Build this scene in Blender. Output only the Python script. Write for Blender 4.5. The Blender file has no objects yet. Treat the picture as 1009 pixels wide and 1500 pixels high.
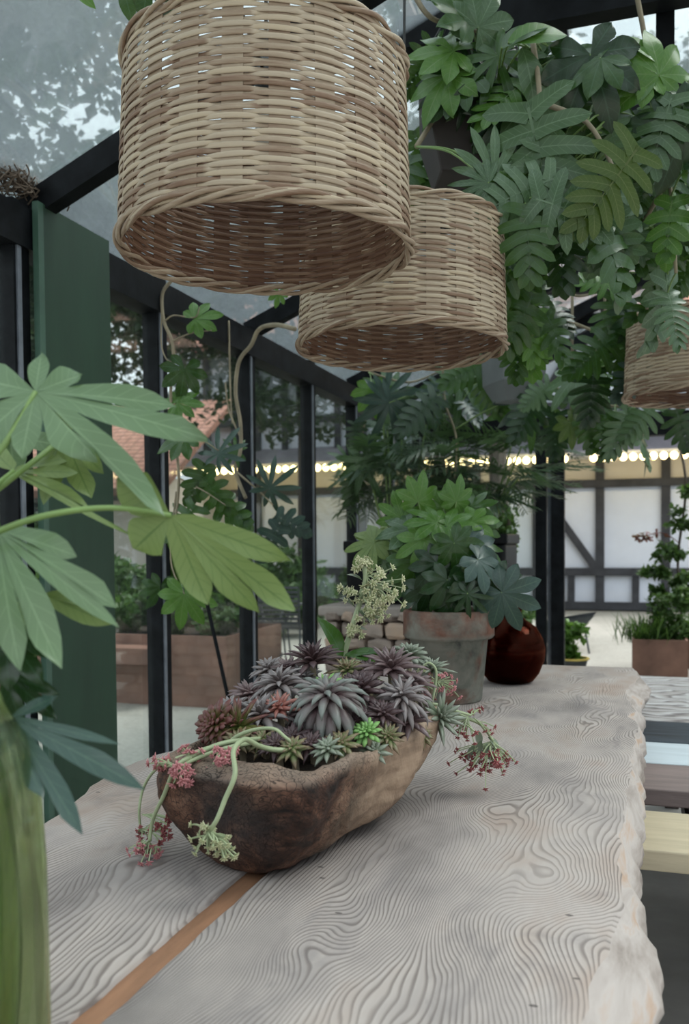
import bpy, math, random
from mathutils import Vector, Matrix
from math import sin, cos, pi, radians, sqrt, exp

sc = bpy.context.scene
col = sc.collection
V3 = Vector

# ------------------------------------------------------------------ camera
F, PX, PY, EYE = 1300.0, 504.5, 835.0, 1.25
def _cd(px, py): return V3((px-PX, -(py-PY), -F)).normalized()
_fw = _cd(931, 789)
_up = -_cd(830, PY+39900)
_up = (_up - _fw*_up.dot(_fw)).normalized()
_rt = _fw.cross(_up)
RM = Matrix((_rt, _fw, _up))
cam_d = bpy.data.cameras.new('camera'); cam = bpy.data.objects.new('camera', cam_d); col.objects.link(cam)
cam.matrix_world = Matrix.Translation((0, 0, EYE)) @ RM.to_4x4()
cam_d.sensor_fit = 'VERTICAL'; cam_d.sensor_height = 36.0; cam_d.sensor_width = 24.2
cam_d.lens = F/1500*36.0
cam_d.shift_y = 85.0/1500; cam_d.shift_x = 0.0
cam_d.clip_start = 0.05; cam_d.clip_end = 300
cam_d.dof.use_dof = True; cam_d.dof.focus_distance = 1.75; cam_d.dof.aperture_fstop = 5.4
sc.camera = cam
CAMR, CAMU, CAMB = RM @ V3((1, 0, 0)), RM @ V3((0, 1, 0)), RM @ V3((0, 0, 1))
C0 = V3((0, 0, EYE))
def ray(px, py): return RM @ _cd(px, py)
def at(px, py, Y):
    d = ray(px, py); return C0 + d*(Y/d.y)
def onZ(px, py, Z):
    d = ray(px, py); return C0 + d*((Z-EYE)/d.z)

# ------------------------------------------------------------------ light
w = bpy.data.worlds.new('overcast_sky'); sc.world = w; w.use_nodes = True
nt = w.node_tree; nt.nodes.clear()
wo = nt.nodes.new('ShaderNodeOutputWorld'); bg = nt.nodes.new('ShaderNodeBackground')
tc = nt.nodes.new('ShaderNodeTexCoord'); sx = nt.nodes.new('ShaderNodeSeparateXYZ')
cr = nt.nodes.new('ShaderNodeValToRGB')
cr.color_ramp.elements[0].position = 0.48; cr.color_ramp.elements[0].color = (.16, .19, .20, 1)
cr.color_ramp.elements[1].position = 0.72; cr.color_ramp.elements[1].color = (.86, .94, 1.0, 1)
mp = nt.nodes.new('ShaderNodeMath'); mp.operation = 'MULTIPLY_ADD'; mp.inputs[1].default_value = .5; mp.inputs[2].default_value = .5
nt.links.new(tc.outputs['Generated'], sx.inputs[0]); nt.links.new(sx.outputs[2], mp.inputs[0])
nt.links.new(mp.outputs[0], cr.inputs[0]); nt.links.new(cr.outputs[0], bg.inputs[0]); nt.links.new(bg.outputs[0], wo.inputs[0])
bg.inputs[1].default_value = 1.65
sun_d = bpy.data.lights.new('soft_sun', 'SUN'); sun = bpy.data.objects.new('soft_sun', sun_d); col.objects.link(sun)
sun_d.energy = 3.2; sun_d.angle = radians(28); sun_d.color = (1.0, .97, .93)
sun.rotation_euler = V3((-.62, -.25, -1.0)).to_track_quat('-Z', 'Y').to_euler()
sun.location = (6, 2, 12)
sc.view_settings.view_transform = 'Standard'; sc.view_settings.look = 'None'
sc.view_settings.gamma = 1.0; sc.view_settings.use_curve_mapping = False
sc.view_settings.exposure = 0.35
sc.cycles.max_bounces = 8; sc.cycles.transparent_max_bounces = 24; sc.cycles.diffuse_bounces = 3
sc.cycles.glossy_bounces = 3; sc.cycles.transmission_bounces = 6
sc.cycles.use_denoising = True

# ------------------------------------------------------------------ helpers
def tag(o, label=None, cat=None, group=None, kind=None):
    if label: o['label'] = label
    if cat: o['category'] = cat
    if group: o['group'] = group
    if kind: o['kind'] = kind
    return o
def empty(name, loc, rz=0):
    o = bpy.data.objects.new(name, None); o.empty_display_size = .05
    o.location = loc; o.rotation_euler.z = rz; col.objects.link(o); return o
def mesh(name, g, mat, smooth=False):
    v, f = g[0], g[1]
    me = bpy.data.meshes.new(name)
    me.from_pydata([tuple(p) for p in v], [], f)
    if len(g) > 2 and g[2]:
        uvl = me.uv_layers.new(name='UVMap')
        li = [0]*len(me.loops); me.loops.foreach_get('vertex_index', li)
        flat = []
        for i in li: flat.extend(g[2][i])
        uvl.data.foreach_set('uv', flat)
    if len(g) > 3 and g[3]:
        a = me.attributes.new('tone', 'FLOAT', 'POINT'); a.data.foreach_set('value', g[3])
    if smooth: me.polygons.foreach_set('use_smooth', [True]*len(me.polygons))
    me.materials.append(mat); me.update()
    return me
def obj(name, g, mat, parent=None, smooth=False):
    """world-space geometry -> object whose origin sits at its base (or at its parent)"""
    v = g[0]
    if parent is not None: o0 = V3(parent.location)
    else:
        xs = [p[0] for p in v]; ys = [p[1] for p in v]; zs = [p[2] for p in v]
        o0 = V3(((min(xs)+max(xs))/2, (min(ys)+max(ys))/2, min(zs)))
    gg = ([V3(p)-o0 for p in v],) + tuple(g[1:])
    ob = bpy.data.objects.new(name, mesh(name, gg, mat, smooth)); col.objects.link(ob)
    if parent is not None: ob.parent = parent
    else: ob.location = o0
    return ob
def inst(name, me, parent, loc, rot, scale, mat=None):
    """copy of a leaf mesh at a world place, child of an unrotated empty"""
    ob = bpy.data.objects.new(name, me); col.objects.link(ob)
    ob.parent = parent
    ob.matrix_local = Matrix.Translation(V3(loc)-V3(parent.location)) @ rot.to_4x4() @ Matrix.Scale(scale, 4)
    return ob
def bev(o, w=.004, seg=2):
    m = o.modifiers.new('bevel', 'BEVEL'); m.width = w; m.segments = seg; m.limit_method = 'ANGLE'; return o
def join(*gs):
    V, Fc, U, T = [], [], [], []
    hasu = all(len(g) > 2 and g[2] for g in gs); hast = all(len(g) > 3 and g[3] for g in gs)
    for g in gs:
        n = len(V); V.extend(g[0]); Fc.extend([tuple(i+n for i in f) for f in g[1]])
        if hasu: U.extend(g[2])
        if hast: T.extend(g[3])
    return (V, Fc, U if hasu else None, T if hast else None)
def box(x0, y0, z0, x1, y1, z1):
    v = [(x, y, z) for x in (x0, x1) for y in (y0, y1) for z in (z0, z1)]
    f = [(0, 1, 3, 2), (4, 6, 7, 5), (0, 4, 5, 1), (2, 3, 7, 6), (0, 2, 6, 4), (1, 5, 7, 3)]
    return (v, f)
def bar(a, b, wd, ht, up=(0, 0, 1)):
    """rectangular bar from a to b, wd sideways, ht along up"""
    a, b = V3(a), V3(b); d = (b-a).normalized(); s = d.cross(V3(up)).normalized(); u = s.cross(d)
    v = []
    for p in (a, b):
        for i, j in ((-1, -1), (1, -1), (1, 1), (-1, 1)): v.append(p + s*i*wd/2 + u*j*ht/2)
    return (v, [(0, 3, 2, 1), (4, 5, 6, 7), (0, 1, 5, 4), (1, 2, 6, 5), (2, 3, 7, 6), (3, 0, 4, 7)])
def smoothpath(pts, k=6):
    pts = [V3(p) for p in pts]; n = len(pts)
    if n < 3: return pts
    out = []
    for i in range(n-1):
        p0, p1, p2, p3 = pts[max(i-1, 0)], pts[i], pts[i+1], pts[min(i+2, n-1)]
        for j in range(k):
            t = j/k
            out.append(.5*((2*p1)+(p2-p0)*t+(2*p0-5*p1+4*p2-p3)*t*t+(3*p1-p0-3*p2+p3)*t**3))
    out.append(pts[-1]); return out
def tube(pts, r, seg=7, k=6, r1=None, close=True):
    P = smoothpath(pts, k); n = len(P); v = []; f = []; uv = []
    r1 = r if r1 is None else r1
    t = (P[1]-P[0]).normalized(); s = t.orthogonal().normalized()
    for i, p in enumerate(P):
        t = (P[min(i+1, n-1)]-P[max(i-1, 0)])
        t = t.normalized() if t.length > 1e-9 else V3((0, 0, 1))
        s = (s - t*s.dot(t)); s = s.normalized() if s.length > 1e-6 else t.orthogonal().normalized()
        u = t.cross(s); rr = r+(r1-r)*i/(n-1)
        for j in range(seg):
            a = 2*pi*j/seg; v.append(p+(s*cos(a)+u*sin(a))*rr); uv.append((j/seg, i/(n-1)))
    for i in range(n-1):
        for j in range(seg):
            a, b = i*seg+j, i*seg+(j+1) % seg
            f.append((a, b, b+seg, a+seg))
    if close:
        f.append(tuple(range(seg))[::-1]); f.append(tuple(range((n-1)*seg, n*seg)))
    return (v, f, uv)
def lathe(prof, c, seg=48, jit=None):
    c = V3(c); v = []; f = []; uv = []; n = len(prof)
    for i, (r, z) in enumerate(prof):
        for j in range(seg):
            a = 2*pi*j/seg; rr = r*(1+(jit(a, z) if jit else 0))
            v.append(c+V3((rr*cos(a), rr*sin(a), z))); uv.append((j/seg, i/n))
    for i in range(n-1):
        for j in range(seg):
            a, b = i*seg+j, i*seg+(j+1) % seg; f.append((a, b, b+seg, a+seg))
    return (v, f, uv)
def interp(t, xs, ys):
    if t <= xs[0]: return ys[0]
    for a, b, c, d in zip(xs, xs[1:], ys, ys[1:]):
        if t <= b: return c+(d-c)*(t-a)/(b-a)
    return ys[-1]
def frame(direction, normal):
    y = V3(direction).normalized(); z = V3(normal); z = (z-y*z.dot(y)).normalized(); x = y.cross(z)
    return Matrix((x, y, z)).transposed()

# ------------------------------------------------------------------ materials
MATS = {}
def newmat(name):
    m = bpy.data.materials.new(name); m.use_nodes = True; n = m.node_tree; n.nodes.clear()
    out = n.nodes.new('ShaderNodeOutputMaterial'); MATS[name] = m
    return m, n, out
class N:
    """tiny node builder"""
    def __init__(s, nt): s.nt = nt
    def __call__(s, kind, ins={}, **props):
        nd = s.nt.nodes.new('ShaderNode'+kind)
        for k, v in props.items(): setattr(nd, k, v)
        for k, v in ins.items():
            if hasattr(v, 'is_output') or isinstance(v, bpy.types.NodeSocket): s.nt.links.new(v, nd.inputs[k])
            else: nd.inputs[k].default_value = v
        return nd
    def ramp(s, fac, stops, interp='LINEAR'):
        nd = s.nt.nodes.new('ShaderNodeValToRGB'); nd.color_ramp.interpolation = interp
        e = nd.color_ramp.elements
        while len(e) < len(stops): e.new(.5)
        for i, (p, c) in enumerate(stops):
            e[i].position = p; e[i].color = (*c, 1) if len(c) == 3 else c
        s.nt.links.new(fac, nd.inputs[0]); return nd.outputs[0]
    def math(s, op, a, b=0.0, c=0.0):
        nd = s.nt.nodes.new('ShaderNodeMath'); nd.operation = op
        for i, v in enumerate((a, b, c)):
            if isinstance(v, bpy.types.NodeSocket): s.nt.links.new(v, nd.inputs[i])
            else: nd.inputs[i].default_value = v
        return nd.outputs[0]
    def mix(s, fac, a, b, mode='MIX'):
        nd = s.nt.nodes.new('ShaderNodeMix'); nd.data_type = 'RGBA'; nd.blend_type = mode
        for i, v in ((0, fac), (6, a), (7, b)):
            if isinstance(v, bpy.types.NodeSocket): s.nt.links.new(v, nd.inputs[i])
            else: nd.inputs[i].default_value = v if i == 0 else ((*v, 1) if len(v) == 3 else v)
        return nd.outputs[2]
    def vscale(s, vec, sc3):
        nd = s('VectorMath', {0: vec, 1: sc3}, operation='MULTIPLY'); return nd.outputs[0]
    def noise(s, vec, scale, detail=3, rough=.5, dist=0):
        return s('TexNoise', {'Vector': vec, 'Scale': scale, 'Detail': detail, 'Roughness': rough, 'Distortion': dist}).outputs[0]
    def bsdf(s, **k):
        nd = s.nt.nodes.new('ShaderNodeBsdfPrincipled')
        for kk, v in k.items():
            kk = {'color': 'Base Color', 'rough': 'Roughness', 'metal': 'Metallic', 'spec': 'Specular IOR Level', 'normal': 'Normal',
                  'ecol': 'Emission Color', 'estr': 'Emission Strength', 'trans': 'Transmission Weight', 'ior': 'IOR', 'coat': 'Coat Weight', 'alpha': 'Alpha', 'sss': 'Subsurface Weight'}[kk]
            if isinstance(v, bpy.types.NodeSocket): s.nt.links.new(v, nd.inputs[kk])
            else: nd.inputs[kk].default_value = (*v, 1) if isinstance(v, tuple) and len(v) == 3 else v
        return nd.outputs[0]
    def bump(s, h, strength=.3, dist=.01):
        return s('Bump', {'Height': h, 'Strength': strength, 'Distance': dist}).outputs[0]
def simple(name, c, rough=.6, metal=0, nscale=8, var=.15, bump=.15, stretch=(1, 1, 1), spec=.5, coords='Object'):
    m, nt, out = newmat(name); n = N(nt)
    tc = n('TexCoord').outputs[coords]; vec = n.vscale(tc, stretch)
    f = n.noise(vec, nscale, 5, .6)
    lo = tuple(max(0, x*(1-var*1.6)) for x in c); hi = tuple(min(1, x*(1+var)) for x in c)
    cc = n.ramp(f, [(.25, lo), (.75, hi)])
    f2 = n.noise(vec, nscale*5, 3)
    b = n.bsdf(color=cc, rough=rough, metal=metal, spec=spec, normal=n.bump(f2, bump, .004))
    nt.links.new(b, out.inputs[0]); return m

black = simple('black_steel', (.008, .009, .011), .5, .0, 14, .5, .08, spec=.12)
blacktrim = simple('grey_trim', (.22, .24, .28), .4, .3, 14, .2, .05)
greenpaint = simple('green_paint', (.017, .050, .027), .5, 0, 3, .18, .12, (2, 2, .4))
white_wall = simple('white_render', (.70, .74, .83), .85, 0, 1.2, .06, .1)
beige_wall = simple('beige_render', (.62, .58, .52), .85, 0, 1.2, .06, .1)
timber = simple('dark_timber', (.045, .047, .055), .8, 0, 5, .3, .3, (1, 1, 1))
greyroof = simple('grey_lead', (.17, .16, .18), .6, 0, 3, .2, .2)
soil = simple('soil', (.035, .024, .016), .95, 0, 30, .5, 1.0)
concrete = simple('floor_concrete', (.32, .30, .28), .7, 0, 2.2, .25, .2)
corten = simple('rusted_steel', (.20, .105, .075), .8, 0, 3.0, .3, .1)
blackglaze = simple('black_glaze', (.006, .006, .007), .4, 0, 4, .3, .05, spec=.15)
chairsteel = simple('chair_steel', (.09, .095, .10), .45, .6, 9, .2, .05)
greybin = simple('bin_plastic', (.05, .055, .06), .6, 0, 9, .2, .1)
bark = simple('bark', (.08, .065, .05), .9, 0, 9, .35, .8, (1, 1, .3))
vinebark = simple('vine_bark', (.30, .25, .17), .8, 0, 14, .3, .5, (1, 1, .5))
greenstem = simple('green_stem', (.16, .25, .07), .5, 0, 9, .2, .1)
palestem = simple('pale_stem', (.33, .38, .22), .5, 0, 20, .15, .1)
brownpole = simple('brown_pole', (.13, .065, .042), .6, 0, 9, .25, .3, (1, 1, .2))
hangbox = simple('hanging_pot_dark', (.055, .045, .043), .75, 0, 4, .25, .2)
hangboxg = simple('hanging_pot_grey', (.15, .16, .165), .7, 0, 3, .15, .1)
slatwhite = simple('plank_pale_grey', (.48, .53, .57), .75, 0, 6, .1, .25, (.6, 6, 6))
slatblack = simple('plank_blue_black', (.022, .032, .045), .7, 0, 7, .6, .3, (.6, 5, 5))
slatbrown = simple('plank_brown', (.20, .15, .14), .75, 0, 6, .18, .25, (.6, 6, 6))
slatdark = simple('plank_dark_brown', (.035, .018, .014), .6, 0, 6, .3, .25, (.6, 6, 6))
slatpale = simple('plank_beige', (.47, .39, .27), .7, 0, 5, .12, .25, (.6, 6, 6))
darkgrey = simple('bench_base', (.07, .07, .07), .8, 0, 3, .2, .2)
yellow = simple('yellow_rim', (.55, .42, .10), .6, 0, 5, .1, .1)
nestmat = simple('dried_twigs', (.16, .12, .09), .95, 0, 25, .4, .5)
cable = simple('black_cable', (.01, .01, .01), .5)

def leafmat(name, c, c2, vein, under=None, rough=.38, transl=.35, rnd=.25):
    """leaf with a midrib, side veins (UV: u across, v along) and per-leaf variation"""
    m, nt, out = newmat(name); n = N(nt)
    uv = n('TexCoord').outputs['UV']; sp = n('SeparateXYZ', {0: uv})
    u, v = sp.outputs[0], sp.outputs[1]
    au = n.math('ABSOLUTE', u)
    mid = n.math('LESS_THAN', au, .06)
    side = n.math('FRACT', n.math('MULTIPLY_ADD', n.math('SUBTRACT', v, n.math('MULTIPLY', au, .16)), 8.0, 0))
    sv = n.math('LESS_THAN', n.math('ABSOLUTE', n.math('SUBTRACT', side, .5)), .05)
    vv = n.math('MAXIMUM', mid, n.math('MULTIPLY', sv, .6))
    rn = n('ObjectInfo').outputs['Random']
    geo = n('NewGeometry')
    nz = n.noise(n('TexCoord').outputs['Object'], 9, 3)
    f = n.math('ADD', n.math('MULTIPLY', nz, .8), n.math('MULTIPLY', n.math('SUBTRACT', rn, .5), rnd*2))
    base = n.mix(f, c, c2)
    cc = n.mix(n.math('MULTIPLY', vv, .8), base, vein)
    if under: cc = n.mix(n.math('MULTIPLY', geo.outputs['Backfacing'], .7), cc, under)
    bp = n.bump(n.math('SUBTRACT', 1.0, vv), .25, .002)
    b = n.bsdf(color=cc, rough=rough*.85, spec=.5, normal=bp)
    tcol = n.mix(.35, cc, (.16, .30, .03))
    t = n('BsdfTranslucent', {'Color': tcol})
    mx = n('MixShader', {0: transl, 1: b, 2: t.outputs[0]})
    nt.links.new(mx.outputs[0], out.inputs[0]); return m
L_pale = leafmat('leaf_pale_fatsia', (.090, .160, .070), (.15, .215, .11), (.18, .27, .14), (.16, .24, .08), .42, .15, .1)
L_yel = leafmat('leaf_yellow_green', (.13, .20, .055), (.21, .27, .085), (.07, .13, .03), (.20, .26, .09), .5, .22, .1)
L_bri = leafmat('leaf_bright', (.06, .15, .025), (.13, .27, .045), (.17, .28, .09), None, .32, .3)
L_mid = leafmat('leaf_mid', (.018, .056, .009), (.055, .125, .022), (.06, .13, .05), (.05, .10, .035), .27, .25)
L_dark = leafmat('leaf_dark', (.008, .026, .008), (.022, .058, .016), (.03, .07, .035), (.02, .05, .02), .27, .12)
L_blue = leafmat('leaf_blue_green', (.022, .05, .042), (.045, .085, .068), (.07, .12, .085), None, .33, .12)
L_silver = leafmat('leaf_silver_green', (.050, .100, .042), (.110, .180, .085), (.15, .23, .13), (.05, .11, .045), .27, .2)
L_frond = leafmat('leaf_frond', (.04, .08, .045), (.10, .16, .09), (.05, .09, .05), None, .4, .25)
L_tree = leafmat('leaf_tree', (.012, .030, .010), (.03, .060, .018), (.03, .05, .02), None, .55, .22, .15)
L_bush = leafmat('leaf_bush', (.035, .085, .022), (.09, .17, .045), (.06, .12, .03), None, .5, .35, .2)
L_olive = leafmat('leaf_olive', (.055, .095, .018), (.10, .15, .03), (.16, .2, .07), (.09, .13, .03), .35, .4, .1)
L_red = leafmat('leaf_red', (.14, .03, .04), (.2, .05, .05), (.14, .03, .04), None, .5, .3)

def succ(name, base, tip, rough=.42):
    m, nt, out = newmat(name); n = N(nt)
    uv = n('TexCoord').outputs['UV']; v = n('SeparateXYZ', {0: uv}).outputs[1]
    nz = n.noise(n('TexCoord').outputs['Object'], 40, 3)
    f = n.math('ADD', v, n.math('MULTIPLY', n.math('SUBTRACT', nz, .5), .5))
    cc = n.ramp(f, [(.15, base), (.8, tip)])
    b = n.bsdf(color=cc, rough=rough, spec=.4, sss=0.0)
    nt.links.new(b, out.inputs[0]); return m
S_big = succ('succulent_grey_green', (.15, .075, .085), (.165, .18, .165))
S_pur = succ('succulent_purple', (.15, .085, .085), (.155, .11, .112))
S_dpur = succ('succulent_dark_purple', (.11, .065, .06), (.065, .038, .042))
S_grpur = succ('succulent_grey_purple', (.16, .12, .115), (.215, .19, .19))
S_red = succ('succulent_red_green', (.15, .22, .05), (.12, .04, .035))
S_grn = succ('succulent_bright_green', (.09, .20, .05), (.18, .34, .10))
S_gb = succ('succulent_green_brown', (.14, .24, .08), (.17, .12, .07))
S_gry = succ('succulent_blue_grey', (.13, .17, .10), (.22, .24, .19))
S_cor = succ('succulent_coral', (.36, .12, .09), (.28, .12, .10))
S_flow = succ('flower_pink', (.38, .13, .13), (.50, .21, .22), .6)
S_flowp = succ('flower_pale', (.30, .36, .16), (.50, .47, .30), .6)
S_flowd = succ('flower_dark_red', (.20, .06, .06), (.34, .10, .10), .6)

# weathered table wood
def woodmat():
    m, nt, out = newmat('weathered_pine'); n = N(nt)
    pos = n('NewGeometry').outputs['Position']
    sp = n('SeparateXYZ', {0: pos}); X, Y = sp.outputs[0], sp.outputs[1]
    big = n.noise(n.vscale(pos, (2.6, 1.15, 1)), 1.35, 1.5, .45, .35)
    med = n.noise(n.vscale(pos, (7, 2.6, 1)), 1.6, 2, .5, .3)
    h = n.math('ADD', n.math('MULTIPLY', X, 52.0), n.math('MULTIPLY', big, 17.0))
    h = n.math('ADD', h, n.math('MULTIPLY', med, 2.4))
    # knots: rings pulled round a few points
    for kx, ky, a, s in ((-.40, 1.02, 3.2, .055), (-.26, 2.05, -3.4, .10), (-.77, 1.22, 3.6, .07), (-.12, 1.34, -2.4, .07), (-.28, 1.62, 3.0, .06), (-.30, 2.95, 3.0, .12), (-.9, .95, 2.0, .08), (-.66, 1.55, 2.0, .07)):
        dx = n.math('MULTIPLY', n.math('SUBTRACT', X, kx), 1/s); dy = n.math('MULTIPLY', n.math('SUBTRACT', Y, ky), 1/(s*1.7))
        d2 = n.math('ADD', n.math('MULTIPLY', dx, dx), n.math('MULTIPLY', dy, dy))
        g = n.math('POWER', 2.718, n.math('MULTIPLY', d2, -1.0))
        h = n.math('ADD', h, n.math('MULTIPLY', g, a))
    ln = n.math('FRACT', n.math('MULTIPLY', h, 2.6))
    line = n.ramp(ln, [(.0, (0, 0, 0)), (.50, (.1, .1, .1)), (.80, (1, 1, 1)), (.90, (.9, .9, .9)), (1.0, (0, 0, 0))])
    amp = n.ramp(n.noise(pos, 3.1, 2), [(.32, (.30, .30, .30)), (.60, (1, 1, 1))])
    lf = n.math('MULTIPLY', line, amp)
    patch = n.noise(n.vscale(pos, (2.2, 1, 1)), 2.3, 4, .6)
    base = n.ramp(patch, [(.22, (.15, .13, .125)), (.38, (.30, .26, .245)), (.52, (.42, .36, .33)), (.66, (.36, .275, .23)), (.8, (.28, .19, .145))])
    fine = n.noise(n.vscale(pos, (90, 5, 30)), 3.0, 3, .6)
    base = n.mix(n.math('MULTIPLY', fine, .35), base, (.30, .27, .26))
    c = n.mix(n.math('MULTIPLY', lf, .70), base, (.085, .062, .054))
    stain = n.ramp(n.noise(n.vscale(pos, (3, 1.2, 1)), 2.6, 5, .65, 1.0), [(.56, (0, 0, 0)), (.72, (1, 1, 1))])
    c = n.mix(n.math('MULTIPLY', stain, .5), c, (.13, .115, .12))
    crack = n('TexVoronoi', {'Vector': n.vscale(pos, (3, 6, 1)), 'Scale': 3.0}, feature='F1').outputs[0]
    ck = n.math('LESS_THAN', crack, .05)
    c = n.mix(n.math('MULTIPLY', ck, .8), c, (.04, .03, .03))
    hb = n.math('SUBTRACT', n.math('MULTIPLY', fine, .4), lf)
    b = n.bsdf(color=c, rough=.68, spec=.3, normal=n.bump(hb, .5, .0015))
    nt.links.new(b, out.inputs[0]); return m
wood = woodmat()
seamm = simple('seam_wood', (.27, .135, .075), .6, 0, 6, .25, .2, (6, 1, 1))

def barkedge():
    m, nt, out = newmat('live_edge_wood'); n = N(nt)
    pos = n('NewGeometry').outputs['Position']
    f = n.noise(n.vscale(pos, (6, 2.0, 12)), 2.4, 5, .6, .6)
    c = n.ramp(f, [(.25, (.15, .115, .10)), (.42, (.30, .25, .225)), (.56, (.40, .345, .32)), (.68, (.38, .26, .19)), (.85, (.30, .20, .14))])
    b = n.bsdf(color=c, rough=.75, normal=n.bump(n.noise(n.vscale(pos, (8, 2.5, 20)), 3, 4), .5, .003))
    nt.links.new(b, out.inputs[0]); return m
edgem = barkedge()

def troughmat():
    m, nt, out = newmat('aged_trough_wood'); n = N(nt)
    tc = n('TexCoord').outputs['Object']; sp = n('SeparateXYZ', {0: tc})
    nz = n.noise(tc, 9, 6, .65, .4)
    endf = n.ramp(n.math('ADD', sp.outputs[1], n.math('MULTIPLY', n.math('SUBTRACT', nz, .5), .16)), [(.0, (0, 0, 0)), (.10, (0, 0, 0)), (.24, (1, 1, 1))])
    side = n.ramp(n.noise(n.vscale(tc, (14, 2, 22)), 1.5, 5, .6), [(.25, (.12, .075, .05)), (.5, (.26, .175, .12)), (.75, (.36, .26, .185))])
    end = n.ramp(n.noise(n.vscale(tc, (1, 1, 1.6)), 10, 7, .72, .5), [(.36, (.008, .005, .004)), (.45, (.045, .020, .013)), (.55, (.125, .058, .036)), (.68, (.26, .145, .095))])
    d = n('VectorMath', {0: tc, 1: (.02, -.02, .105)}, operation='DISTANCE').outputs[1]
    blot = n.ramp(n.math('ADD', d, n.math('MULTIPLY', n.math('SUBTRACT', nz, .5), .12)), [(.03, (1, 1, 1)), (.105, (0, 0, 0))])
    end = n.mix(n.math('MULTIPLY', blot, .75), end, (.035, .033, .034))
    c = n.mix(endf, end, side)
    topf = n.ramp(sp.outputs[2], [(.150, (0, 0, 0)), (.166, (1, 1, 1))])
    c = n.mix(n.math('MULTIPLY', topf, .55), c, (.33, .245, .19))
    cr = n('TexVoronoi', {'Vector': n.vscale(n('VectorMath', {0: tc, 1: n('TexNoise', {'Vector': tc, 'Scale': 12.0}).outputs[1]}, operation='ADD').outputs[0], (1, .6, 1)), 'Scale': 26.0}, feature='DISTANCE_TO_EDGE').outputs[0]
    ck = n.math('MULTIPLY', n.math('LESS_THAN', cr, .05), n.math('SUBTRACT', 1.0, endf))
    c = n.mix(n.math('MULTIPLY', ck, .75), c, (.012, .007, .006))
    hh = n.math('SUBTRACT', nz, n.math('MULTIPLY', ck, .25))
    b = n.bsdf(color=c, rough=.72, spec=.3, normal=n.bump(hh, .9, .012))
    nt.links.new(b, out.inputs[0]); return m
troughm = troughmat()

def terracotta():
    m, nt, out = newmat('weathered_terracotta'); n = N(nt)
    tc = n('TexCoord').outputs['Object']; z = n('SeparateXYZ', {0: tc}).outputs[2]
    a = n.noise(tc, 9, 6, .65, .6); b_ = n.noise(tc, 24, 4, .6)
    lime = n.ramp(n.math('ADD', a, n.math('MULTIPLY', b_, .2)), [(.38, (.035, .038, .042)), (.52, (.13, .135, .115)), (.70, (.21, .205, .175))])
    clay = n.ramp(b_, [(.3, (.09, .045, .035)), (.7, (.21, .10, .07))])
    rimf = n.ramp(z, [(.20, (0, 0, 0)), (.215, (1, 1, 1))])
    mf = n.ramp(n.noise(tc, 7.0, 5, .6, .4), [(.52, (0, 0, 0)), (.66, (1, 1, 1))])
    mf2 = n.ramp(n.noise(tc, 6.0, 5, .6, .4), [(.36, (0, 0, 0)), (.54, (1, 1, 1))])
    c = n.mix(n.mix(rimf, mf, mf2), lime, clay)
    g = n.bsdf(color=c, rough=.85, spec=.2, normal=n.bump(a, .35, .004)); nt.links.new(g, out.inputs[0]); return m
terra = terracotta()

def rattan():
    m, nt, out = newmat('rattan'); n = N(nt)
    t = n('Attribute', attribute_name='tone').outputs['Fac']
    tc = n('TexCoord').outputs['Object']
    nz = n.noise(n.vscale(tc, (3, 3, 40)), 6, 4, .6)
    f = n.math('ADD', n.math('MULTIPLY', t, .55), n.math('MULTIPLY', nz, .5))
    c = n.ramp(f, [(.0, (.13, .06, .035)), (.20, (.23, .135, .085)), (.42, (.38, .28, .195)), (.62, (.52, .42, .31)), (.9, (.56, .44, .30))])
    b = n.bsdf(color=c, rough=.5, spec=.4, normal=n.bump(n.noise(n.vscale(tc, (8, 8, 260)), 3, 2), .25, .001))
    tr = n('BsdfTranslucent', {'Color': c})
    mx = n('MixShader', {0: .12, 1: b, 2: tr.outputs[0]})
    nt.links.new(mx.outputs[0], out.inputs[0]); return m
ratt = rattan()

def glassmat(name, dirt, tint=(1, 1, 1), dirtcol=(.5, .55, .58), gloss=.08, rough=.0, wet=True):
    m, nt, out = newmat(name); n = N(nt)
    pos = n('NewGeometry').outputs['Position']
    tr = n('BsdfTransparent', {'Color': (*tint, 1)}).outputs[0]
    gl = n('BsdfGlossy', {'Color': (1, 1, 1, 1), 'Roughness': .03}).outputs[0]
    fr = n('Fresnel', {'IOR': 1.5}).outputs[0]
    a = n('MixShader', {0: n.math('MULTIPLY', fr, gloss*10), 1: tr, 2: gl}).outputs[0]
    df = n('BsdfDiffuse', {'Color': (*dirtcol, 1)}).outputs[0]; tl = n('BsdfTranslucent', {'Color': (*dirtcol, 1)}).outputs[0]
    dd = n('MixShader', {0: .6, 1: df, 2: tl}).outputs[0]
    nz = n.noise(pos, 2.2, 6, .7); sp = n.noise(pos, 60, 2)
    f = n.math('MULTIPLY', n.math('ADD', nz, n.math('MULTIPLY', sp, .5)), dirt*1.35)
    mx = n('MixShader', {0: f, 1: a, 2: dd}).outputs[0]
    nt.links.new(mx, out.inputs[0]); return m
roofglass = glassmat('dirty_roof_glass', .145, (.93, .97, .96), (.50, .56, .60), .06)
wallglass = glassmat('wall_glass', .012, (.95, .98, .97), (.5, .55, .55), .015)

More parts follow.
